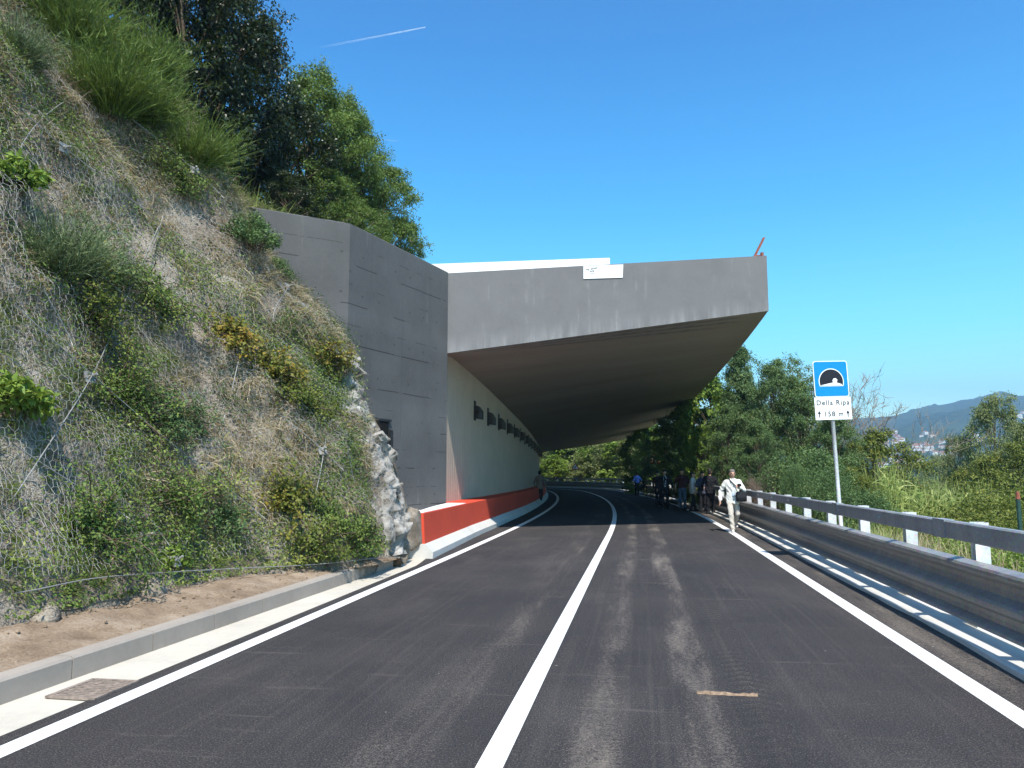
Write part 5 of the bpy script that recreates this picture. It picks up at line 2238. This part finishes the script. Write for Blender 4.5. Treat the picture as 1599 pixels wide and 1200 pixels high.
def low_tree(px, Y, topy, kind, H0, lab, name='roadside_tree', cat='tree', wide=1.0, group='trees beyond the guardrail', parts=('trunk', 'crown')):
    x_ = ray(px, 740)[0] * Y
    gz_ = float(ground_z(np.array([[x_, Y]]))[0])
    la = float(lat_of(np.array([[x_, Y]]))[0])
    if la < 6.4 and Y < 60:
        print('NEAR ROAD', px, Y, la)
    zt_ = D(px, topy, Y)[2]
    sc = (zt_ - gz_) / H0
    wd_ = sc * wide
    if parts[0] == 'stem':
        wd_ = min(wd_, max(.35, la - 4.75) / (H0 * .62))
    return plant(name, kind, (x_, Y, gz_ - .05), random.random() * 6, (wd_, wd_, sc), lab, cat, group, parts)


low_tree(1158, 37, 545, ft_[0], 10, 'tall grey green pointed tree touching the gallery edge', wide=.8)
low_tree(1205, 33, 572, ft_[1], 9, 'tall dark feathery tree left of the tunnel sign', wide=.85)
low_tree(1258, 30, 598, ft_[1], 9, 'dark feathery tree directly behind the tunnel sign', wide=.8)
low_tree(1300, 27.5, 650, ft_[1], 9, 'dark feathery tree below the white name plates', wide=.85)
low_tree(1118, 42, 592, ft_[2], 9, 'broad leaved bright tree above the black suit', wide=.85)
low_tree(1075, 44, 632, ft_[2], 9, 'bright broad leaved tree above the group of people', wide=.9)
low_tree(1035, 52, 655, ft_[1], 9, 'shaded tree above the white shirt and tie')
low_tree(1010, 62, 668, ft_[2], 9, 'light broad leaved tree beside the near warning sign')
low_tree(1185, 45, 565, ft_[3], 9, 'sparse thin tree behind the tall pointed tree')
low_tree(1232, 44, 568, ft_[3], 9, 'sparse twiggy tree showing sky behind the dark trees')
low_tree(1262, 42, 578, ft_[3], 9, 'sparse twiggy tree just left of the tunnel sign')
low_tree(1140, 33.5, 640, ft_[1], 9, 'dark tree filling the gap above the walker', wide=.8)
low_tree(1180, 27, 660, ft_[1], 9, 'dense dark tree behind the start of the bright rail', wide=.8)
low_tree(1095, 37, 668, ft_[2], 9, 'low bright broad leaved tree right above the heads', wide=.8)
low_tree(1352, 29, 682, yl[0], 5, 'rounded yellow green tree under the bare branches')
low_tree(1335, 24, 735, yl[0], 5, 'low yellow green bush tree behind the sign pole', wide=.8)
low_tree(1552, 47, 622, yl[1], 8, 'tallest loose green tree at the right edge', wide=.62)
low_tree(1503, 50, 684, yl[1], 8, 'smaller light tree left of the tallest right edge tree', wide=.55)
low_tree(1608, 42, 655, yl[1], 8, 'green tree cut by the right picture edge', wide=.7)
low_tree(1580, 34, 700, yl[0], 5, 'bushy yellow green tree in front of the right edge trees')
low_tree(1530, 36, 725, yl[0], 5, 'low bushy tree among the reeds on the right')
low_tree(1470, 70, 712, yl[1], 8, 'distant light tree beyond the reeds')
low_tree(1430, 95, 722, yl[1], 8, 'far small tree between the reeds and the town')
low_tree(1400, 120, 724, yl[1], 8, 'farthest small tree below the town')
for i, (px, Y, ty) in enumerate([(858, 112, 676), (880, 106, 668), (905, 104, 672), (930, 102, 664), (955, 98, 668), (978, 92, 662), (1000, 86, 655), (985, 78, 684), (868, 99, 712), (915, 97, 708), (950, 95, 705)]):
    low_tree(px, Y, ty, (ft_[2], yl[1])[i % 2], (9, 8)[i % 2], 'sunlit leafy tree closing the far end of the gallery curve', 'distant_tree', 'tree', 1.25, 'sunlit trees beyond the curve')
for (px, Y, ty, k, lab) in [(1205, 24.5, 735, 3, 'dry brown brush behind the walking person'), (1172, 26, 745, 3, 'dry brown twiggy brush left of the brown brush'), (1240, 21.5, 722, 0, 'dark shrub behind the rail left of the sign pole'),
                            (1285, 19.5, 732, 0, 'dark shrub at the foot of the sign pole'), (1265, 24, 700, 0, 'larger dark shrub behind the shrubs by the sign'), (1330, 19, 762, 0, 'dark leafy shrub right of the sign pole'),
                            (1570, 17, 795, 2, 'bushy yellow green shrub by the green stake'),
                            (1520, 12.5, 848, 1, 'bright leafy shrub under the near rail'), (1590, 10.5, 862, 1, 'bright leafy shrub at the right edge under the rail'), (1475, 15, 838, 1, 'small bright shrub between two posts'),
                            (1600, 22, 745, 2, 'tall yellow green shrub at the right edge'),  (1320, 30, 720, 0, 'dark shrub behind the yellow green tree')]:
    low_tree(px, Y, ty, bushm[k], (4.0, 1.6, 4.0, 2.6)[k], lab, 'roadside_shrub', 'shrub', 1.05, 'shrubs beyond the guardrail', ('stem', 'foliage'))

# bare tree
def bare_tree(seed, H):
    rg = np.random.default_rng(seed)
    m_ = MB()

    def grow(p, d, ln, r, lv):
        pts, rr = [p], [r]
        for k in range(4):
            d = unit(d + rg.normal(0, .13, 3) + np.array([0, 0, .06]))
            p = p + d * ln / 4
            pts.append(p)
            rr.append(r * (1 - .16 * (k + 1)))
        m_.tube(pts, rr, 5, cap=False)
        if lv == 0:
            return
        for q in range(rg.integers(3, 5)):
            i = rg.integers(1, 5)
            grow(pts[i], unit(d + rg.normal(0, .5, 3)), ln * rg.uniform(.5, .75), max(.007, rr[i] * .55), lv - 1)
    grow(np.array([0, 0, -.3]), np.array([rg.normal(0, .1), 0, 1]), H * .42, H * .016, 5)
    m_V = np.array(m_.V)
    m_V *= H / m_V[:, 2].max()
    return make_mesh('bare_branches', m_V, m_.F, M['palebark'], smooth=True)


for i, (px, Y, ty, lean, lab) in enumerate([(1347, 33, 582, -.05, 'bare leafless tree with upright branches behind the sign'), (1368, 32, 600, .16, 'bare leafless tree leaning right beside its upright neighbour')]):
    x_ = ray(px, 740)[0] * Y
    gz_ = float(ground_z(np.array([[x_, Y]]))[0])
    H_ = D(px, ty, Y)[2] - gz_
    o = link('bare_tree', bare_tree(301 + i, H_), None, (x_, Y, gz_), (0, lean * .8, i * 0.0))
    tag(o, lab, 'tree', 'bare trees behind the sign')

# reeds, rough grass beyond the rail
def scatter_ground(n_, pxr, yr, seed, pw=1.0):
    rg = np.random.default_rng(seed)
    Y = yr[0] + (yr[1] - yr[0]) * rg.random(n_) ** pw
    px = rg.uniform(*pxr, n_)
    x_ = np.array([ray(q, 740)[0] for q in px]) * Y
    g_ = np.stack([x_, Y], 1)
    z = ground_z(g_)
    return np.column_stack([g_, z]), rg


p, rg = scatter_ground(15000, (1370, 1720), (24, 46), 401)
k = fbm(p[:, 0] * .25, p[:, 1] * .25, 403) > .36
p = p[k]
n_ = len(p)
H_ = rg.uniform(2.0, 3.5, n_)
g1 = ribbons(p, np.array([0, 0, 1.0]) + rg.normal(0, .08, (n_, 3)), H_, rg.uniform(.03, .05, n_), rg.normal(0, .3, (n_, 3)), rg, 4)
k5 = 4
i = np.repeat(np.arange(n_), k5)
f = rg.uniform(.3, .95, len(i))
Bq = p[i] + np.array([0, 0, 1.0]) * (H_[i] * f)[:, None]
g2 = ribbons(Bq, np.array([0, 0, .9]) + rg.normal(0, .6, (len(i), 3)), rg.uniform(.35, .8, len(i)), rg.uniform(.03, .055, len(i)), np.array([0, 0, -.35]) + rg.normal(0, .1, (len(i), 3)), rg, 3)
V_, F_, T_ = join_geo([g1, g2])
tag(obj('reeds', V_, F_, L['reed'], tint=T_), 'stand of tall pale green reeds beyond the guardrail', 'reeds', None, 'stuff')

p, rg = scatter_ground(60000, (1190, 1750), (7, 34), 411, 1.3)
lt_ = lat_of(p[:, :2])
p = p[lt_ > 5.05]
n_ = len(p)
drk = fbm(p[:, 0] * .4, p[:, 1] * .4, 413) + rg.normal(0, .06, n_) > .5
for isdry, nm, mt, lab in ((True, 'dry_verge_grass', L['dry'], 'dry straw grass on the bank below the guardrail'), (False, 'green_verge_grass', L['reed'], 'green grass and weeds on the bank below the guardrail')):
    q = p[drk if isdry else ~drk]
    n_ = len(q)
    Ln = rg.uniform(.25, .85, n_)
    V_, F_, T_ = ribbons(q, np.array([0, 0, 1.0]) + rg.normal(0, .3, (n_, 3)), Ln, rg.uniform(.008, .018, n_), np.array([0, 0, -1.0]) * (Ln * rg.uniform(0, .5, n_))[:, None] + rg.normal(0, .1, (n_, 3)), rg, 3)
    tag(obj(nm, V_, F_, mt, tint=T_), lab, 'grass', None, 'stuff')

# far plain: low scrub
p, rg = scatter_ground(900, (1300, 1800), (60, 420), 421, 1.0)
parts = []
for q in p:
    n_ = 150
    R_ = rg.uniform(.9, 2.2) * (1 + q[1] / 250)
    d = unit(rg.normal(0, 1, (n_, 3))) * (R_ * rg.random(n_) ** .4)[:, None] * np.array([1, 1, .8])
    d[:, 2] = np.abs(d[:, 2])
    v, f, t = leaves(q + d, d + np.array([0, 0, 1.0]), .16 * (1 + q[1] / 110), rg, .6)
    parts.append((v, f, np.clip(t * .5 + rg.random() * .5, 0, 1)))
V_, F_, T_ = join_geo(parts)
tag(obj('far_scrub', V_, F_, L['light'], tint=T_), 'low green scrub covering the far valley floor', 'scrub', None, 'stuff')

# ------------------------------------------------------------------ far hill and town
ridge_px = [-400, 200, 700, 1100, 1250, 1330, 1390, 1440, 1480, 1530, 1560, 1599, 1660, 1760, 1900, 2200]
ridge_py = [690, 690, 690, 680, 668, 657, 651, 637, 632, 622, 611, 621, 606, 596, 620, 660]
cols = np.linspace(-300, 2150, 260)
NRh = 90
HV = []
for r in range(NRh):
    f = r / (NRh - 1)
    Yd = 560 + 1700 * f
    for px in cols:
        py = np.interp(px, ridge_px, ridge_py)
        a, b = ray(px, py)
        zr = CAMH + b * 2260
        prof = (f ** 1.5 * .55 + .45 * (f * f * (3 - 2 * f)))
        x_ = a * Yd
        z = -6 + (zr + 6) * prof
        HV.append((x_, Yd, z))
HV = np.array(HV)
amp = np.clip((HV[:, 1] - 600) / 900, 0, 1)
HV[:, 2] += (fbm(HV[:, 0] * .004, HV[:, 1] * .004, 501) - .5) * 60 * amp * np.clip((2260 - HV[:, 1]) / 700, .05, 1) + (fbm(HV[:, 0] * .03, HV[:, 1] * .03, 503) - .5) * 22 * np.clip(amp, .1, 1)
ii = np.arange((NRh - 1) * len(cols)).reshape(NRh - 1, len(cols))[:, :-1].ravel()
nc = len(cols)
HF = np.stack([ii, ii + 1, ii + nc + 1, ii + nc], 1)
bk = HV[-nc:].copy()
bk[:, 1] += 500
bk[:, 2] = -10
HV2 = np.concatenate([HV, bk])
jj = np.arange((NRh - 1) * nc, NRh * nc - 1)
HF = np.concatenate([HF, np.stack([jj, jj + 1, jj + nc + 1, jj + nc], 1)])
o = obj('far_hill', HV2, HF, M['hill'], smooth=True)
tag(o, 'long wooded hill fading blue behind the valley town', None, None, 'structure')
HB = BVHTree.FromPolygons([tuple(v) for v in HV2], [tuple(f) for f in HF.tolist()])

HWm = [m_plain('white_plaster', (.72, .69, .64), .8, .2, 0, .05, .3), m_plain('cream_plaster', (.62, .52, .38), .8, .2, 0, .05, .3), m_plain('pink_plaster', (.55, .36, .27), .8, .2, 0, .05, .3)]
RFm = m_plain('red_roof_tiles', (.30, .12, .07), .9, .1, 0, .2, .5)


def house_mesh(w_, d_, h_, wm_, hip=.3):
    m_ = MB()
    m_.box((0, 0, h_ / 2 - 2), (w_, d_, h_ + 4), 0, 0)
    e_ = .5
    X, Y_ = w_ / 2 + e_, d_ / 2 + e_
    rh = d_ * .24
    V_ = [(-X, -Y_, h_), (X, -Y_, h_), (X, Y_, h_), (-X, Y_, h_), (-X + w_ * hip, 0, h_ + rh), (X - w_ * hip, 0, h_ + rh)]
    m_.add(V_, [(0, 1, 5, 4), (1, 2, 5), (2, 3, 4, 5), (3, 0, 4), (3, 2, 1, 0)], 1)
    nw = int(w_ / 3)
    for fl_ in range(int(h_ // 3)):
        for k in range(nw):
            m_.box((-w_ / 2 + (k + .5) * w_ / nw, -d_ / 2, 1.6 + fl_ * 3), (1.1, .12, 1.5), 0, 2)
    return make_mesh('house', m_.V, m_.F, [wm_, RFm, M['sign_grey']], midx=m_.M)


hm = [house_mesh(11, 8, 5.4, HWm[0]), house_mesh(15, 9, 7.5, HWm[0], .15), house_mesh(10, 8, 5, HWm[1]), house_mesh(12, 8, 5.4, HWm[2])]
hl = ['small white house with a red roof in the far town', 'large white block with a red roof in the far town', 'cream house with a red roof in the far town', 'pinkish house with a red roof in the far town']
spots = [(1390, 690), (1400, 700), (1398, 712), (1412, 708), (1425, 690), (1436, 687), (1447, 684), (1455, 690), (1462, 688), (1470, 690), (1420, 722), (1432, 726), (1446, 728), (1452, 715), (1460, 711), (1467, 716), (1474, 720), (1458, 724), (1468, 727),
         (1480, 708), (1484, 722), (1440, 716), (1405, 727), (1517, 676), (1522, 684), (1530, 690), (1515, 690), (1440, 705), (1448, 722), (1477, 729), (1590, 652), (1597, 646), (1585, 660), (1415, 695), (1478, 698), (1463, 705)]
rgt = np.random.default_rng(12)
spots = [q for q in spots if q[0] > 1500]
while len(spots) < 75:
    q = (rgt.uniform(1372, 1500), rgt.uniform(676, 733))
    if rgt.random() < .45 + .5 * (abs(q[1] - 712) < 16 or abs(q[1] - 686) < 6):
        spots.append(q)
for i, (px, py) in enumerate(spots):
    h_, n_ = hit(HB, px, py)
    if h_ is None:
        continue
    k = (0, 1, 0, 2, 1, 0, 3)[i % 7]
    o = link('house', hm[k], None, h_, (0, 0, (i * .7) % 1.2 - .6))
    o.scale = [.5 + .35 * ((i * 37) % 10) / 10] * 3
    tag(o, hl[k], 'house', 'houses of the far town')

# ------------------------------------------------------------------ contrails
def m_contrail(name, dens):
    t = NT(name)
    uv = t.n('SeparateXYZ', {0: t.n('UVMap').outputs[0]}).outputs[1]
    nz = t.noise(t.map(t.n('UVMap').outputs[0], (1, 9, 1)), 1.0, 4)
    fac = t.math('MULTIPLY', t.math('MULTIPLY', uv, dens), t.math('ADD', nz, .45), clamp=True)
    d = t.n('BsdfDiffuse', {'Color': (.9, .9, .92, 1)}).outputs[0]
    tr2 = t.n('BsdfTranslucent', {'Color': (.9, .9, .92, 1)}).outputs[0]
    d = t.n('MixShader', {0: .5, 1: d, 2: tr2}).outputs[0]
    return t.done(t.n('MixShader', {0: fac, 1: t.n('BsdfTransparent').outputs[0], 2: d}).outputs[0])


def contrail(a, b, Y, r0, r1, dens, lab):
    p0, p1 = D(*a, Y), D(*b, Y * 1.02)
    m_ = MB()
    rings_, uv_ = [], []
    for k in range(20):
        f = k / 19
        c = p0 * (1 - f) + p1 * f
        r = r0 * (1 - f) + r1 * f
        rings_.append([tuple(c + np.array([0, r * math.cos(w_), r * math.sin(w_)])) for w_ in np.linspace(0, 2 * math.pi, 9)[:-1]])
        uv_ += [(0, f)] * 8
    m_.loft(rings_, cap=False)
    o_ = m_.build('contrail', m_contrail('contrail_vapour', dens), smooth=True, uv=uv_)
    tag(o_, lab, 'contrail')


contrail((492, 76), (664, 43), 9000, 12, 7, .36, 'longer white contrail streak in the blue sky')
contrail((572, 215), (622, 221), 9500, 5, 5, .16, 'short faint contrail streak above the light green trees')

# ------------------------------------------------------------------ haze
m = MB().box((600, 1350, 200), (6400, 4700, 420))
t = NT('haze_air')
pv = t.n('VolumePrincipled', {'Color': (.45, .72, 1.0, 1), 'Density': .00042, 'Anisotropy': .2})
t.t.links.new(pv.outputs[0], t.out.inputs['Volume'])
o = m.build('haze', t.m)
tag(o, None, None, None, 'stuff')
